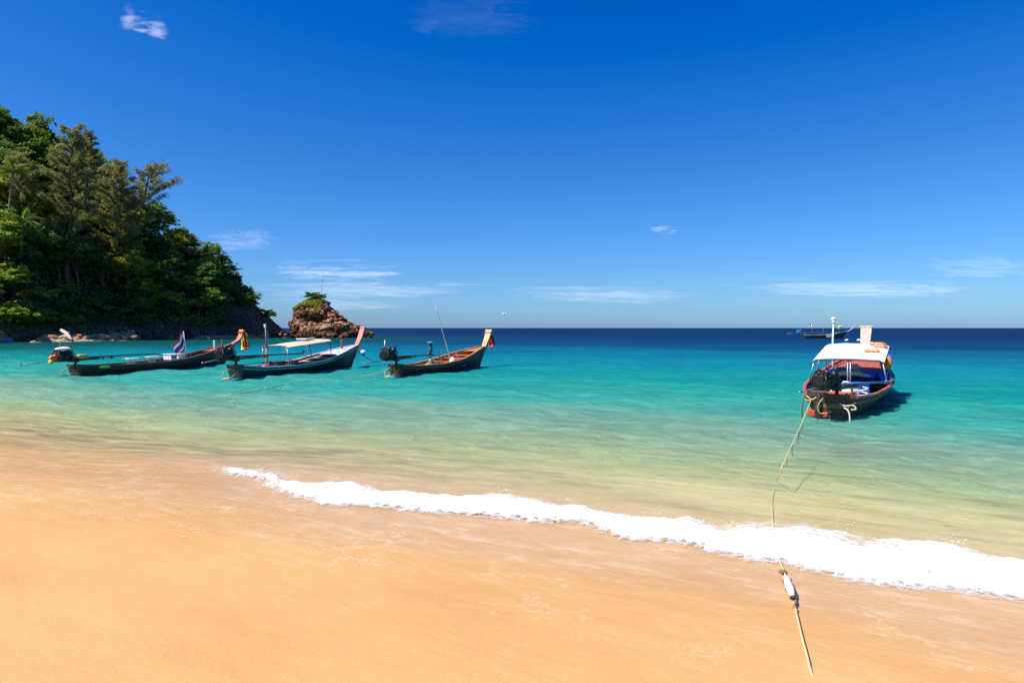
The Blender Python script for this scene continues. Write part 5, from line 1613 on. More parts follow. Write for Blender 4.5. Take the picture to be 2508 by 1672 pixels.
# stern lines
rope("stern_rope", [BR.w(p) for p in ((-0.08, 0.10, 0.55), (-0.22, 0.18, 0.46), (-0.20, 0.26, 0.30), (-0.16, 0.22, 0.14), (-0.12, 0.05, 0.16), (-0.10, -0.02, 0.20))], 0.013, ROPE_M, "tan rope looped down the middle of the dark transom", "ropes on the transom")
rope("stern_rope", [BR.w(p) for p in ((-0.10, -0.18, 0.38), (-0.16, -0.30, 0.34), (-0.16, -0.46, 0.36), (-0.16, -0.52, 0.28), (-0.15, -0.42, 0.26))], 0.014, ROPE_W, "pale knotted rope on the right part of the transom", "ropes on the transom")
rope("stern_rope", [BR.w(p) for p in ((-0.12, -0.26, 0.30), (-0.18, -0.36, 0.24), (-0.20, -0.40, 0.08), (-0.20, -0.40, -0.25))], 0.016, ROPE_W, "pale rope hanging from the transom into the water", "ropes on the transom")
rope("stern_rope", [BR.w(p) for p in ((-0.10, 0.52, 0.52), (-0.16, 0.40, 0.45), (-0.14, 0.30, 0.50), (-0.12, 0.44, 0.42), (-0.12, 0.55, 0.44))], 0.016, ROPE_M, "tangle of tan rope round the left corner of the stern", "ropes on the transom")
rope("stern_rope", [BR.w(p) for p in ((0.0, 0.60, 0.50), (-0.04, 0.62, 0.30), (-0.02, 0.63, -0.02))], 0.02, pmat("rope_dark", (0.12, 0.12, 0.08), rough=0.9), "dark rope hanging at the left corner of the stern", "ropes on the transom")

# ---------------------------------------------------------------- leftmost boat: low brown hull with a flag
h1 = math.atan2(9.4, 2.85)
B1 = Boat("longtail_boat", (-19.2, 30.0), h1, 9.3, 1.55, [(0, 0.44), (0.2, 0.38), (0.45, 0.40), (0.62, 0.50), (0.80, 0.72), (0.92, 0.98), (1.0, 1.16)],
          "leftmost longtail boat, low and dark brown, with a striped flag amidships", BG, stern_w=0.55,
          mats=dict(out=WOOD_DK, **{"in": WOOD_BR}, rail=WOOD_BR, rub=WOOD_DK, prow=pmat("prow_faded_red", (0.56, 0.15, 0.08), var=0.25, scale=5, rough=0.6, second=(0.42, 0.20, 0.12)), transom=WOOD_DK, cap=YELLOW, ribs=9),
          prow=dict(dx=0.95, z=1.93, w0=0.22, w1=0.26, curve=0.45))
B1.floor(0.08, 0.8, WOOD_BR, z=0.03, n=5)
B1.deck(0.86, 0.97, WOOD_RED, n=4, dz=-0.02)
for t in (0.22, 0.36, 0.5, 0.62):
    B1.thwart(t, WOOD_BR, dz=-0.03, w=0.16)
B1.engine(yaw=R(4), z=0.66, shaft=5.0, tiller=1.55, mats=dict(wheel=RED, radiator=GREY_D), cover=WHITE_PL, tilt_shaft=0.02)
g = MB(); g.bar(B1.rail(-1, 20, 0.70, 0.90, 0.03, 0.01), 0.05, 0.06, side=(0, 1, 0)); g.build("painted_plank", pmat("plank_vermilion", (0.66, 0.12, 0.06), var=0.15, rough=0.5), B1.e)
g = MB(); g.bar(B1.rail(-1, 20, 0.90, 0.985, 0.03, 0.01), 0.05, 0.05, side=(0, 1, 0)); g.build("painted_plank", pmat("plank_cream", (0.62, 0.50, 0.28), var=0.15, rough=0.5), B1.e)
g = MB(); g.box((B1.L * 0.93, 0.0, 1.20), (0.09, 0.09, 0.42), bev=0.01); g.build("bitt_post", pmat("pale_teal_paint", (0.45, 0.68, 0.66), rough=0.5), B1.e)
g = MB(); g.blob((0.95, -0.63, 0.34), (0.30, 0.03, 0.06), seed=3, amp=0.2, sub=2); g.build("painted_mark", GREEN_F, B1.e)
def bench(boat, x, y, z, ln, label):
    e = put_e(boat, "bench", (x, y, z), label, "bench", "benches on the leftmost boat")
    mb = MB(); mb.box((0, 0, 0.24), (ln, 0.42, 0.03), bev=0.008); mb.build("bench_top", WHITE, e)
    for sx in (-1, 1):
        for sy in (-1, 1):
            mb = MB(); mb.box((sx * (ln / 2 - 0.05), sy * 0.17, 0.112), (0.04, 0.04, 0.224)); mb.build("leg", STEEL, e)
bench(B1, 3.0, -0.02, 0.39, 0.75, "white topped bench nearest the engine on the leftmost boat")
bench(B1, 4.3, 0.05, 0.42, 0.75, "white topped bench in the middle of the leftmost boat")
e = put_e(B1, "fish_box", (5.6, -0.1, 0.47), "large pale box with an open side beside the flag", "box")
mb = MB()
for sx in (-1, 1):
    mb.box((sx * 0.46, 0, 0.13), (0.05, 0.5, 0.26), bev=0.008)
mb.box((0, 0, 0.02), (0.88, 0.46, 0.04))
mb.build("box_body", WHITE_PL, e)
mb = MB(); mb.box((0, 0, 0.28), (1.02, 0.54, 0.035), bev=0.01); mb.build("lid", WHITE, e)
mb = MB(); mb.blob((6.0, -0.42, 0.42), (0.26, 0.09, 0.08), seed=12, amp=0.2, sub=3); put(mb, B1, "green_net", GREEN_F, "small green net below the pale box on the leftmost boat", "net")
# striped flag
fl = put_e(B1, "striped_flag", (6.35, -0.05, 0.50), "red white and blue striped flag hanging from a short pole on the leftmost boat", "flag")
mb = MB(); mb.tube([(0.18, 0, 0.0), (0.05, 0, 0.72), (-0.06, 0, 1.42)], [0.022, 0.02, 0.015], n=6); mb.build("pole", WHITE, fl)
FR, FW, FB = pmat("flag_red", (0.62, 0.03, 0.06), var=0.1, rough=0.8), pmat("flag_white", (0.80, 0.78, 0.78), var=0.06, rough=0.8), pmat("flag_navy", (0.035, 0.03, 0.22), var=0.15, rough=0.8)
bands = [(0, 1 / 6, FR), (1 / 6, 2 / 6, FW), (2 / 6, 4 / 6, FB), (4 / 6, 5 / 6, FW), (5 / 6, 1, FR)]
for (a0, a1, m_) in bands:
    mb = MB()
    def fn(u, v, a0=a0, a1=a1):
        b = a0 + (a1 - a0) * v           # across the hoist: 0 top
        hz = 1.40 - 0.80 * b
        out_ = u
        # limp cloth: falls down and folds
        x = -0.06 + 0.14 * b - 0.36 * out_ + 0.16 * b * out_
        y = 0.03 + 0.30 * out_ + 0.06 * math.sin(out_ * 8 + b * 3)
        z = hz - 0.72 * out_ - 0.10 * out_ * b
        return (x, y, z)
    mb.grid(fn, 10, 3, thick=0.004)
    mb.build("stripe", m_, fl)
# floats on the engine
for i, (x, z, m_) in enumerate(((-1.28, 0.84, ORANGE), (-1.14, 0.86, pmat("float_orange_red", (0.72, 0.13, 0.05), rough=0.5)), (-1.30, 0.66, YELLOW))):
    mb = MB(); mb.blob((x, -0.20, z), (0.10, 0.10, 0.13), seed=i, amp=0.05, sub=2)
    put(mb, B1, "net_float", m_, ("pale orange float tied behind the leftmost boat's engine", "orange red float tied behind the leftmost boat's engine", "yellow green float below the two orange ones")[i], "float", "floats on the leftmost engine")
mb = MB(); mb.blob((0.20, -0.12, 0.84), (0.30, 0.12, 0.10), seed=8, amp=0.2, sub=3)
put(mb, B1, "fuel_can", pmat("can_yellow", (0.55, 0.42, 0.10), var=0.2, rough=0.5), "yellow can lying forward of the leftmost boat's engine", "can")
ribbons(B1, "prow_ribbons", "red yellow and green ribbons hanging from the leftmost boat's prow", [(RED_F, 0.02, 0.06), (YELLOW, 0.0, 0.14), (RED_F, 0.08, 0.0), (pmat("dark_red_fabric", (0.30, 0.02, 0.02), rough=0.8), 0.06, 0.08), (RED_F, 0.10, -0.08), (GREEN_F, 0.10, -0.16)], 1.10, 0.12)

# ---------------------------------------------------------------- middle boat with cream canopy
h2 = math.atan2(8.4, 2.84)
B2 = Boat("longtail_boat", (-11.55, 28.55), h2, 8.75, 1.75, [(0, 0.52), (0.12, 0.40), (0.35, 0.38), (0.6, 0.52), (0.8, 0.80), (0.92, 1.02), (1.0, 1.16)],
          "middle longtail boat of the left three with green trim and a cream canopy", BG, stern_w=0.52,
          mats=dict(out=HULL_GREEN, **{"in": WOOD_BR}, rail=PINK_WHITE, rub=TRIM_GREEN, prow=pmat("prow_salmon_red", (0.62, 0.13, 0.08), var=0.15, scale=5, rough=0.55), transom=HULL_GREEN, ribs=10),
          prow=dict(dx=0.62, z=2.10, w0=0.24, w1=0.27, curve=0.12))
B2.floor(0.10, 0.80, pmat("floor_pink", (0.45, 0.20, 0.20), var=0.25, rough=0.7), z=0.03, n=5)
B2.deck(0.78, 0.985, PINK_WHITE, n=6, dz=-0.01)
for t, m_ in ((0.2, WOOD_RED), (0.33, WOOD_RED), (0.48, RED), (0.62, WOOD_PALE), (0.72, WOOD_PALE)):
    B2.thwart(t, m_, dz=-0.10, w=0.22)
g = MB(); g.bar([(p[0], p[1] * 0.86, p[2] - 0.10) for p in B2.rail(1, 16, 0.60, 0.86)], 0.22, 0.03, side=(0, 1, 0)); g.build("side_bench", WOOD_PALE, B2.e)
g = MB(); g.bar([(p[0], p[1] * 0.82, p[2] - 0.12) for p in B2.rail(-1, 16, 0.58, 0.86)], 0.26, 0.03, side=(0, 1, 0)); g.build("side_bench", WOOD_PALE, B2.e)
B2.engine(yaw=R(3), z=0.78, shaft=4.9, tiller=0.9, tilt_shaft=-0.02, mats=dict(exhaust=GREY_D))
canopy(B2, 2.45, 5.95, 1.26, 1.50, 1.36, CANVAS_CR, STEEL, posts=6, arch=0.04, sag=0.02)
g = MB(); g.box((B2.L * 0.91, 0, 1.22), (0.10, 0.10, 0.40), bev=0.012); g.blob((B2.L * 0.91, 0, 1.42), (0.07, 0.07, 0.06), seed=1, sub=2, amp=0.03); g.build("bitt_post", WOOD_BR, B2.e)
mb = MB(); mb.box((5.25, 0.30, 1.56), (0.80, 0.55, 0.05), bev=0.01); put(mb, B2, "white_board", WHITE, "white board lying on top of the cream canopy", "board")
e = put_e(B2, "striped_pole", (2.15, 0.15, 0.05), "upright red pole with a blue line standing near the middle boat's engine", "pole")
mb = MB(); mb.tube([(0, 0, 0), (-0.03, 0, 1.15)], 0.045, n=8); mb.build("pole_base", pmat("pole_rust_red", (0.42, 0.10, 0.05), var=0.25, rough=0.6), e)
mb = MB(); mb.tube([(-0.03, 0, 1.15), (-0.09, 0, 2.15)], [0.038, 0.025], n=8); mb.build("pole_upper", pmat("pole_faded_red", (0.50, 0.16, 0.12), var=0.25, rough=0.6), e)
mb = MB(); mb.tube([(0.02, -0.05, 1.1), (-0.04, -0.05, 2.0)], 0.016, n=6); mb.build("line", CYAN, e)
mb = MB(); mb.blob((-0.10, 0, 2.12), (0.05, 0.05, 0.12), seed=3, sub=2); mb.tube([(-0.24, 0, 2.2), (-0.09, 0, 2.17)], 0.014, n=5); mb.build("pole_tip", WHITE, e)
mb = MB(); mb.box((1.45, -0.25, 0.30), (0.34, 0.30, 0.34), bev=0.02); put(mb, B2, "storage_box", PINK, "pink box beside the red pole in the middle boat", "box")
mb = MB(); mb.box((2.55, -0.1, 0.40), (0.62, 0.45, 0.30), bev=0.02); mb.box((2.55, -0.1, 0.57), (0.68, 0.50, 0.05), bev=0.01); put(mb, B2, "engine_box", GREY_D, "dark lidded box under the cream canopy", "box")
for i in range(2):
    mb = MB(); mb.blob((3.35 + 0.75 * i, -0.25, 0.34), (0.36, 0.24, 0.13), seed=60 + i, amp=0.15, sub=3)
    put(mb, B2, "cushion", pmat("cushion_red", (0.40, 0.035, 0.04), var=0.2, rough=0.85), ("dark red cushion nearer the stern under the cream canopy", "dark red cushion nearer the bow under the cream canopy")[i], "cushion", "red cushions in the middle boat")
mb = MB(); mb.blob((7.35, -0.25, 0.78), (0.26, 0.14, 0.10), seed=4, amp=0.2, sub=3); put(mb, B2, "plastic_bag", CYAN, "turquoise bag under the bow deck of the middle boat", "bag")
mb = MB(); mb.blob((7.75, -0.22, 0.84), (0.16, 0.14, 0.12), seed=6, amp=0.2, sub=3); put(mb, B2, "tan_bag", PEACH, "tan bag beside the turquoise one in the middle boat's bow", "bag")
e = put_e(B2, "mooring_buoy", (9.35, -0.45, 0.62), "white buoy hung at the right of the middle boat's prow", "buoy")
mb = MB(); mb.blob((0, 0, 0.15), (0.16, 0.16, 0.14), seed=1, amp=0.03, sub=2); mb.build("buoy_top", WHITE_PL, e)
mb = MB(); mb.tube([(0, 0, 0.10), (0, 0, -0.06)], [0.12, 0.05], n=10); mb.build("buoy_cone", TRIM_GREEN, e)
ribs_x = [3.0, 3.05]
mb = MB(); mb.box((2.95, -0.52, 0.42), (0.05, 0.04, 0.62)); put(mb, B2, "wooden_stake", WOOD_PALE, "pale upright stake against the near rail of the middle boat", "stake")

# ---------------------------------------------------------------- third boat: varnished orange
h3 = math.atan2(6.9, 3.17)
B3 = Boat("longtail_boat", (-5.05, 29.8), h3, 7.75, 1.60, [(0, 0.47), (0.12, 0.40), (0.35, 0.40), (0.6, 0.56), (0.8, 0.82), (0.93, 1.0), (1.0, 1.08)],
          "rightmost longtail boat of the left three with orange varnished wood and a bamboo pole", BG, stern_w=0.52,
          mats=dict(out=WOOD_DK, **{"in": WOOD_OR}, rail=WOOD_OR, rub=WOOD_BR, prow=WOOD_OR, transom=WOOD_DK, cap=pmat("cap_cream", (0.75, 0.58, 0.28), rough=0.6), ribs=10),
          prow=dict(dx=0.60, z=1.93, w0=0.26, w1=0.34, curve=0.12))
B3.floor(0.10, 0.84, WOOD_BR, z=0.03, n=5)
B3.deck(0.86, 0.985, WOOD_OR, n=4, dz=-0.02)
for t in (0.18, 0.3, 0.42, 0.56, 0.68, 0.78):
    B3.thwart(t, WOOD_OR if t > 0.5 else WOOD_BR, dz=-0.10, w=0.18)
g = MB(); g.bar([(p[0], p[1] * 0.84, p[2] - 0.12) for p in B3.rail(-1, 16, 0.1, 0.5)], 0.2, 0.03, side=(0, 1, 0)); g.build("side_bench", WOOD_BR, B3.e)
B3.engine(yaw=R(5), z=0.72, shaft=4.1, tiller=1.45, tilt_shaft=-0.03, mats=dict(exhaust=STEEL))
e = put_e(B3, "wrapped_post", (3.15, 0.2, 0.08), "dark upright post wrapped in cloth standing in the boat with the bamboo pole", "post")
mb = MB(); mb.tube([(0, 0, 0), (0, 0, 1.25)], 0.05, n=8); mb.build("post_shaft", GREY_D, e)
mb = MB(); mb.tube([(0.02, 0, 0.75), (0.04, 0, 1.18), (0.0, 0, 1.30)], [0.09, 0.08, 0.04], n=9); mb.build("post_wrap", pmat("cloth_slate", (0.10, 0.16, 0.18), rough=0.9), e)
mb = MB(); mb.blob((0, 0, 1.32), (0.17, 0.17, 0.05), seed=4, amp=0.1, sub=2); mb.build("post_top", BLUE_P, e)
mb = MB(); mb.blob((2.95, 0.1, 0.42), (0.14, 0.10, 0.24), seed=14, amp=0.2, sub=3); put(mb, B3, "canvas_bundle", CANVAS_CR, "tan canvas bundle leaning on the wrapped post", "bundle")
base = B3.w((4.9, -0.05, 0.10)); tipb = at_d(1066, 748, 33.6)
mb = MB(); dv = tipb - base
mb.tube([Vector((0, 0, 0)) + dv * k / 8 for k in range(9)], [0.036 - 0.003 * k for k in range(9)], n=7)
for k in range(1, 8):
    mb.tube([dv * (k / 8 - 0.004), dv * (k / 8 + 0.004)], 0.041 - 0.003 * k, n=7)
o = mb.build("bamboo_pole", BAMBOO, None, base); tag(o, "long pale bamboo pole leaning left out of the orange wooden boat", "pole")
mb = MB(); mb.box((5.0, -0.35, 0.36), (0.62, 0.42, 0.36), bev=0.02); mb.box((5.0, -0.35, 0.56), (0.66, 0.46, 0.04), bev=0.008); put(mb, B3, "storage_box", pmat("box_red", (0.68, 0.08, 0.05), var=0.1, rough=0.5), "bright red box at the foot of the bamboo pole", "box")
mb = MB(); mb.blob((4.45, -0.28, 0.44), (0.16, 0.14, 0.22), seed=22, amp=0.2, sub=3); put(mb, B3, "white_sack", CANVAS, "white sack left of the bright red box", "sack")
for i in range(3):
    mb = MB(); mb.blob((1.5 + 0.95 * i, -0.22 + 0.1 * i, 0.30), (0.34, 0.18, 0.12), seed=80 + i, amp=0.3, sub=3, freq=2.4)
    put(mb, B3, "fishing_net", (RUST, pmat("net_tan", (0.34, 0.24, 0.13), var=0.4, scale=20, rough=0.95), GREY_D)[i], ("rust brown net heap near the engine of the orange boat", "tan net heap in the middle of the orange boat", "dark net heap left of the white sack")[i], "net", "net heaps in the orange boat")
ribbons(B3, "prow_ribbons", "red scarf tied round the orange boat's prow", [(RED_F, 0.04, 0.05), (pmat("scarf_coral", (0.75, 0.16, 0.10), rough=0.8), 0.10, -0.05), (RED_F, 0.07, -0.10)], 0.80, 0.12)

# ropes trailing at the left sterns
def stern_loop(b, label):
    pts = [b.w(p) for p in ((-0.02, 0.25, 0.40), (-0.28, 0.28, 0.30), (-0.50, 0.25, 0.18), (-0.56, 0.2, -0.12))]
    rope("stern_rope", pts, 0.015, ROPE_M, label, "ropes at the left sterns")
    pts = [b.w(p) for p in ((-0.02, -0.2, 0.36), (-0.22, -0.16, 0.20), (-0.40, -0.05, 0.02), (-0.50, 0.05, -0.10))]
    rope("stern_rope", pts, 0.014, ROPE_M, label.replace("upper", "lower"), "ropes at the left sterns")
    mb = MB(); mb.blob((-0.42, 0.10, 0.0), (0.16, 0.14, 0.05), seed=5, amp=0.3, sub=3, freq=2.5)
    put(mb, b, "rope_tangle", ROPE_M, label.split(" rope")[0] .replace("upper tan", "tan tangle of") + " rope floating" + label.split("looped")[1], "rope", "tangles at the left sterns")
stern_loop(B1, "upper tan rope looped at the stern of the leftmost boat")
stern_loop(B2, "upper tan rope looped at the stern of the boat with the cream canopy")
stern_loop(B3, "upper tan rope looped at the stern of the orange wooden boat")
# bow lines
p = B2.w((9.3, 0, 0.95)); rope("bow_line", [p, at(905, 880, 0.3), at(945, 893, -0.1)], 0.018, pmat("line_dark", (0.06, 0.08, 0.08), rough=0.8), "dark line running down right from the middle boat's prow into the water")
p = B3.w((-0.05, 0.2, 0.30)); rope("anchor_line", [p, at(870, 925, 0.02), at(735, 934, 0.03), at(640, 954, 0.03), at(560, 968, 0.03)], 0.016, ROPE_M, "thin line lying on the water between the orange boat and the beach")

# ---------------------------------------------------------------- far boat near the horizon
dB = 140.0
s0 = at_d(1968, 828, dB)
B4 = Boat("far_longtail_boat", (s0.x, dB), R(2), 8.3, 1.7, [(0, 0.75), (0.3, 0.65), (0.6, 0.75), (0.8, 1.0), (1.0, 1.5)],
          "small far boat with a blue engine near the horizon, left of the white canopy boat", "far boats", stern_w=0.5,
          mats=dict(out=pmat("far_hull", (0.07, 0.075, 0.05), var=0.3, rough=0.6), **{"in": WOOD_BR}, rail=pmat("far_rail_teal", (0.25, 0.55, 0.58), rough=0.5), rub=WOOD_PALE, prow=pmat("far_prow", (0.30, 0.45, 0.55), rough=0.5), ribs=5),
          prow=dict(dx=1.3, z=2.45, w0=0.2, w1=0.3, curve=0.3))
B4.floor(0.1, 0.8, WOOD_BR, z=0.2, n=3)
B4.engine(yaw=0.0, z=1.0, shaft=6.0, tiller=1.6, tilt_shaft=0.02, mats=dict(block=pmat("engine_blue", (0.02, 0.22, 0.62), rough=0.4), radiator=pmat("engine_blue", (0.02, 0.22, 0.62)), wheel=BLUE_P, shaft=pmat("shaft_red", (0.25, 0.08, 0.08))), sc=1.3)
g = MB(); g.bar(B4.rail(-1, 20, 0.52, 0.72, -0.28, 0.03), 0.06, 0.50, side=(0, 1, 0)); g.build("cream_panel", CANVAS_CR, B4.e)
for i, (x, h_) in enumerate(((1.8, 3.0), (4.1, 2.4))):
    mb = MB(); mb.tube([(x, 0, 0.2), (x, 0, h_)], 0.05, n=6)
    put(mb, B4, "net_marker_pole", pmat("pole_slate", (0.10, 0.16, 0.30), rough=0.7), ("taller thin pole on the far boat near its engine", "shorter thin pole in the middle of the far boat")[i], "pole", "poles on the far boat")
mb = MB(); mb.grid(lambda a, b: (1.75 - 0.75 * a, 0.1 * math.sin(a * 6), 3.0 - 0.55 * b - 0.1 * a), 6, 4, thick=0.02)
put(mb, B4, "net_flag", WHITE, "pale flag on the taller pole of the far boat", "flag")
mb = MB(); mb.blob((7.6, 0.0, 2.2), (0.42, 0.2, 0.38), seed=3, amp=0.25, sub=3)
put(mb, B4, "yellow_float", pmat("far_yellow", (0.62, 0.58, 0.08), rough=0.6), "yellow bundle held up left of the far boat's prow", "bundle")
for i, (px, s_) in enumerate(((2074, 0.22), (2104, 0.26))):
    q = at(px, 834, 0.0)
    o = MB().blob((0, 0, 0.05), (s_ * 1.5, s_, s_), seed=i, amp=0.08, sub=2).build("buoy", WHITE_PL, None, q)
    tag(o, ("small white buoy on the sea left of the white canopy boat's prow", "white buoy just left of the tall white prow")[i], "buoy", "buoys off the beach")
# blue dinghy at the far left shore
q = at_d(8, 838, 97.0)
e = empty("blue_dinghy", (q.x - 1.2, q.y, 0.02), R(8), "low blue dinghy at the far shore cut by the left edge of the picture", "boat")
mb = MB()
def dg(a, b):
    t = 2 * a - 1
    w = 0.75 * (1 - abs(t) ** 2.6) ** 0.6 + 0.03
    v = 2 * b - 1
    return (2.2 * t, w * math.copysign(abs(v) ** 0.6, v), -0.15 + 0.60 * abs(v) ** 1.8 + 0.15 * t * t)
mb.grid(dg, 20, 12, thick=0.04); mb.build("hull", pmat("dinghy_blue", (0.03, 0.14, 0.40), var=0.2, rough=0.5), e)
for k in range(3):
    mb = MB(); mb.box((-1.1 + 1.1 * k, 0, 0.25), (0.25, 1.2, 0.04)); mb.build("thwart", WOOD_PALE, e)
# ================================================================== MOORING ROPE AND FLOAT ON THE BEACH
def on_sand(px, py, dz=0.02):
    q = at(px, py, 0.1)
    for _ in range(8):
        s, u = su(q.x, q.y)
        q = at(px, py, float(sand_z(s, u)) + dz)
    return q
pts = [BR.w((-0.10, 0.42, 0.44))]
for px, py, z in ((1968, 1030, 0.12), (1959, 1051, 0.07), (1950, 1072, 0.055), (1932, 1112, 0.05), (1916, 1148, 0.04)):
    q = at(px, py, z)
    s, u = su(q.x, q.y)
    q.z = max(q.z, float(sand_z(s, u)) + 0.012)
    pts.append(q)
for px, py in ((1904, 1180), (1897, 1210), (1894, 1240), (1900, 1310)):
    pts.append(on_sand(px, py, 0.012))
for px, py in ((1914, 1374), (1926, 1404), (1940, 1445), (1952, 1490), (1968, 1556), (1984, 1616), (1990, 1640), (1996, 1660), (2002, 1680)):
    pts.append(on_sand(px, py, 0.018 if py < 1630 else 0.018 - (py - 1630) * 0.0007))
rp = rope("mooring_rope", pts, 0.0085, pmat("rope_straw", (0.64, 0.47, 0.24), var=0.3, scale=50, rough=0.95, bump=0.7), "long straw coloured mooring rope from the right hand boat through the foam onto the sand", None, smooth_n=8)
# strands wound round the rope give its lay
me = rp.data
# white bottle float tied along the rope
a, b_ = on_sand(1928, 1412, 0.05), on_sand(1945, 1462, 0.05)
ax = (b_ - a).normalized()
fe = empty("bottle_float", (a + b_) / 2, 0, "white plastic bottle float tied along the rope on the sand", "float")
fe.rotation_euler = ax.to_track_quat('X', 'Z').to_euler()
ln = (b_ - a).length
mb = MB()
mb.tube([(-ln * 0.52, 0, 0), (-ln * 0.46, 0, 0), (-ln * 0.30, 0, 0.003), (ln * 0.30, 0, 0.004), (ln * 0.44, 0, 0), (ln * 0.54, 0, 0)], [0.009, 0.012, 0.025, 0.028, 0.021, 0.009], n=14)
mb.build("bottle_body", pmat("float_white", (0.70, 0.72, 0.74), var=0.12, scale=14, rough=0.4, second=(0.5, 0.5, 0.5)), fe)
for k in (-0.6, -0.25, 0.2, 0.6):
    mb = MB(); r_ = 0.031 if abs(k) < 0.5 else 0.016
    mb.tube([(ln * k + 0.01 * math.sin(a_), r_ * math.cos(a_), r_ * math.sin(a_)) for a_ in [i * 0.5236 for i in range(13)]], 0.007, n=5)
    mb.build("lashing", pmat("cord_dark", (0.10, 0.09, 0.08), rough=0.9) if k in (-0.6, 0.6) else pmat("cord_grey", (0.42, 0.42, 0.42), rough=0.9), fe)
kn = on_sand(1916, 1400, 0.02)
mb = MB(); mb.blob((0, 0, 0.015), (0.032, 0.028, 0.020), seed=7, amp=0.3, sub=3, freq=2.5)
tag(mb.build("rope_knot", pmat("knot_brown", (0.20, 0.13, 0.07), rough=0.9), None, on_sand(1922, 1408, 0.0)), "dark knot in the rope just above the white bottle float", "knot")
# frayed bit of rope beside the float
rope("rope_end", [on_sand(1946, 1460, .02), on_sand(1954, 1475, .03), on_sand(1950, 1492, .02), on_sand(1960, 1500, .015)], 0.009, pmat("cord_brown", (0.34, 0.2, 0.1), rough=0.95), "frayed loose end beside the rope just below the bottle float")

# ------------------------------------------------------------------ bird
q = at_d(1234, 770, 80)
e = empty("seabird", q, R(200), "single white seabird flying low above the horizon", "bird")
mb = MB()
prof = [(-0.26, 0.012), (-0.18, 0.03), (-0.05, 0.055), (0.06, 0.058), (0.14, 0.04), (0.18, 0.030), (0.215, 0.030), (0.245, 0.016), (0.29, 0.004)]
mb.tube([(x, 0, 0.01 if x > 0.15 else 0) for x, r in prof], [r for _, r in prof], n=10)
for sd in (-1, 1):
    # wings with a wrist bend, growing out of the body
    def wing(a, b, sd=sd):
        sp = 0.62 * a
        up = 0.16 * math.sin(min(1, a * 1.6) * math.pi / 2) - 0.12 * max(0, a - 0.5) * 2
        ch = 0.15 * (1 - 0.75 * a ** 1.5)
        return (0.07 - 0.10 * max(0, a - 0.4) - ch * b, sd * (0.02 + sp), 0.03 + up + 0.012 * math.sin(b * math.pi))
    mb.grid(wing, 10, 4, thick=0.008)
mb.grid(lambda a, b: (-0.24 - 0.10 * a, (b - 0.5) * (0.05 + 0.08 * a), 0.005), 3, 4, thick=0.005)
mb.build("bird_body", pmat("feather_white", (0.80, 0.80, 0.80), var=0.05, rough=0.8), e)
mb = MB(); mb.tube([(0.28, 0, 0.010), (0.33, 0, 0.004)], [0.008, 0.002], n=6); mb.build("beak", YELLOW, e)

# ------------------------------------------------------------------ clouds
def cloud_mat(name, scale, lo, hi, dens, seed, stretch=(1, 1, 1), detail=7):
    m, nt, p, out = new_mat(name)
    nt.nodes.remove(p)
    tc = N(nt, "ShaderNodeTexCoord")
    mp = N(nt, "ShaderNodeMapping"); mp.inputs["Location"].default_value = (seed, seed * 0.7, 0); mp.inputs["Scale"].default_value = stretch
    L(nt, tc.outputs["Generated"], mp.inputs["Vector"])
    nz = N(nt, "ShaderNodeTexNoise", i_Scale=scale, i_Detail=detail, i_Roughness=0.6, i_Distortion=0.35)
    L(nt, mp.outputs[0], nz.inputs["Vector"])
    at_ = N(nt, "ShaderNodeAttribute", attribute_name="cover")
    v = math_n(nt, 'ADD', nz.outputs["Fac"], math_n(nt, 'SUBTRACT', at_.outputs["Fac"], 1.0))
    a = N(nt, "ShaderNodeMapRange", i_From_Min=lo, i_From_Max=hi, i_To_Max=dens); a.interpolation_type = 'SMOOTHSTEP'
    L(nt, v, a.inputs["Value"])
    d = N(nt, "ShaderNodeBsdfDiffuse"); d.inputs["Color"].default_value = (0.8, 0.8, 0.8, 1)
    tl = N(nt, "ShaderNodeBsdfTranslucent"); tl.inputs["Color"].default_value = (0.8, 0.8, 0.8, 1)
    ad = N(nt, "ShaderNodeMixShader"); ad.inputs[0].default_value = 0.85; L(nt, d.outputs[0], ad.inputs[1]); L(nt, tl.outputs[0], ad.inputs[2])
    tr = N(nt, "ShaderNodeBsdfTransparent")
    mx = N(nt, "ShaderNodeMixShader"); L(nt, a.outputs[0], mx.inputs[0]); L(nt, tr.outputs[0], mx.inputs[1]); L(nt, ad.outputs[0], mx.inputs[2])
    L(nt, mx.outputs[0], out.inputs["Surface"])
    return m
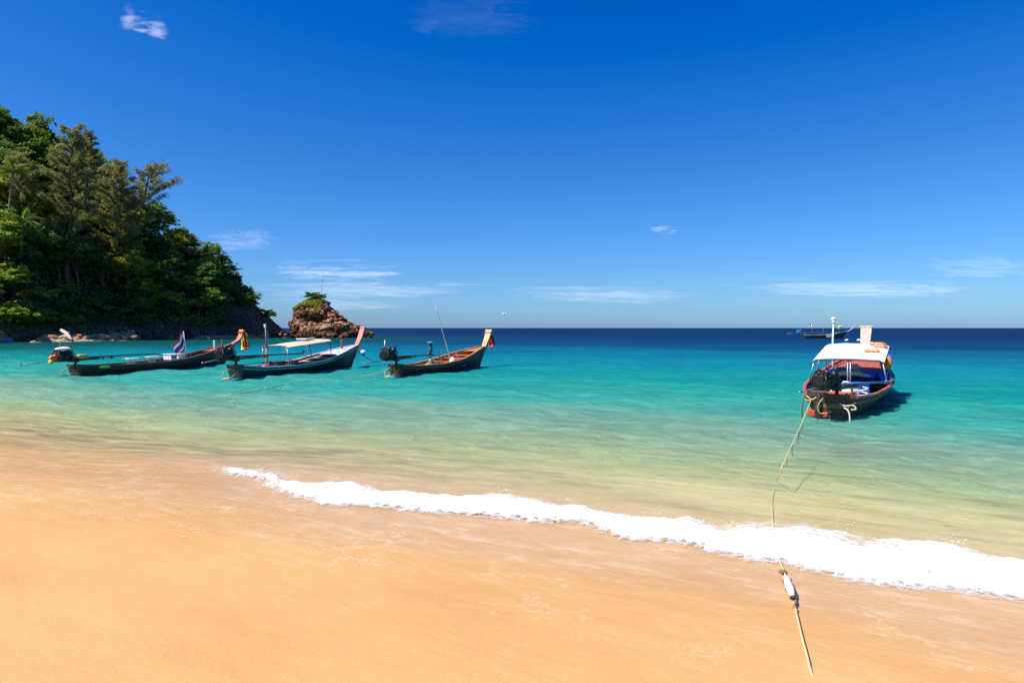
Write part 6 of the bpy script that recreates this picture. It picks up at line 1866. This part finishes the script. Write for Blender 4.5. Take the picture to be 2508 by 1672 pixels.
def cloud_sheet(px0, py0, px1, py1, alt, label, scale, lo, hi, dens, seed, layers=1, gap=30, stretch=(1, 1, 1), pw=2.0, lobes=None):
    """a thin level sheet (or a few, one above the other) of cloud at its real height"""
    d0 = (alt - CAM_H) * FPX / (803 - py1); d1 = (alt - CAM_H) * FPX / (803 - py0)
    near, far = min(d0, d1), max(d0, d1)
    xa, xb = (px0 - 1254) / FPX, (px1 - 1254) / FPX
    n = 24
    V, C, F = [], [], []
    for l in range(layers):
        o = len(V)
        for i in range(n + 1):
            for j in range(n + 1):
                a, b = i / n, j / n
                y = near + (far - near) * b
                x = (xa + (xb - xa) * a) * (near + far) / 2 + (y - (near + far) / 2) * (xa + xb) / 2
                h = alt + l * gap + 0.3 * gap * fbm(a * 4, b * 4, l * 1.0 + seed)
                V.append((x, y, h))
                if lobes:
                    c = max(math.exp(-(((a - la) / lw) ** 2 + ((b - lb) / lh) ** 2)) for la, lb, lw, lh in lobes)
                    c *= min(1, 6 * a, 6 * (1 - a), 6 * b, 6 * (1 - b))
                else:
                    c = (max(0, 1 - abs(2 * a - 1) ** pw) * max(0, 1 - abs(2 * b - 1) ** pw)) ** 0.5
                c *= 1 - 0.12 * l
                C.append(c)
        F.append(grid_faces(n + 1, n + 1) + o)
    V = np.array(V); c0 = V.mean(0)
    me = np_mesh("cloud", V - c0, np.concatenate(F), cloud_mat("cloud_%s" % seed, scale, lo, hi, dens, seed, stretch), smooth=True)
    at2 = me.attributes.new("cover", 'FLOAT', 'POINT'); at2.data.foreach_set("value", np.array(C, dtype=np.float32))
    o = link_mesh("cloud", me, None, c0)
    tag(o, label, "cloud", "clouds in the blue sky")
    o.visible_shadow = True
cloud_sheet(255, 20, 460, 130, 900, "small puffy white cloud alone at the upper left of the sky", 6.0, 0.10, 0.85, 0.55, 1.3, layers=4, gap=18, lobes=[(0.34, 0.40, 0.19, 0.24), (0.68, 0.58, 0.20, 0.26), (0.5, 0.5, 0.3, 0.10)])
cloud_sheet(470, 545, 720, 625, 1000, "faint streaky cloud beside the hill above the cliff", 3.0, 0.2, 0.9, 0.26, 2.1, stretch=(0.5, 2.2, 1))
cloud_sheet(560, 612, 1080, 700, 1000, "broad streak of white cloud right of the hill above the islet", 3.2, 0.26, 0.86, 0.55, 3.7, stretch=(0.6, 2.4, 1))
cloud_sheet(540, 670, 1250, 735, 1000, "low veil of pale cloud behind the rock islet's flagpole", 3.0, 0.15, 0.85, 0.34, 4.9, stretch=(0.6, 2.6, 1))
cloud_sheet(1180, 680, 1780, 750, 1000, "low pale cloud streak above the middle of the horizon", 3.0, 0.18, 0.82, 0.30, 5.2, stretch=(0.6, 2.4, 1))
cloud_sheet(1700, 645, 2560, 740, 1000, "thin bright cloud streak above the far boat", 3.4, 0.22, 0.85, 0.40, 6.6, stretch=(0.7, 2.2, 1))
cloud_sheet(620, 705, 1080, 765, 1000, "very low thin cloud between the islet and the bamboo pole", 3.0, 0.18, 0.88, 0.26, 11.3, stretch=(0.6, 2.4, 1))
cloud_sheet(2180, 600, 2640, 690, 1000, "faint cloud wisps at the right edge above the sea", 3.0, 0.2, 0.9, 0.22, 12.1, stretch=(0.6, 2.2, 1))
cloud_sheet(1560, 545, 1690, 580, 1200, "tiny wisp of cloud high above the middle of the sea", 2.4, 0.3, 0.66, 0.32, 7.4, stretch=(1, 2, 1))
cloud_sheet(900, -40, 1400, 130, 2500, "faint thin cloud at the top of the sky near the middle", 2.4, 0.20, 0.95, 0.05, 8.8, stretch=(0.5, 1.6, 1))


# ------------------------------------------------------------------ labels shared by look-alikes: add the place in the picture
by = {}
for o in COL.objects:
    if o.parent is None and o.get("group") in ("broadleaf trees on the headland", "shrubs on the headland"):
        by.setdefault(o["label"], []).append(o)
ORD = ("first", "second", "third", "fourth", "fifth", "sixth", "seventh", "eighth", "ninth", "tenth", "eleventh", "twelfth")
for lab, os_ in by.items():
    if len(os_) < 2:
        continue
    os_.sort(key=lambda o: o.location.x / o.location.y)
    for i, o in enumerate(os_):
        if len(os_) == 2:
            w_ = ("left one", "right one")[i]
        elif len(os_) == 3:
            w_ = ("left one", "middle one", "right one")[i]
        else:
            w_ = ORD[min(i, 11)] + " from left"
        o["label"] = lab + ", " + w_
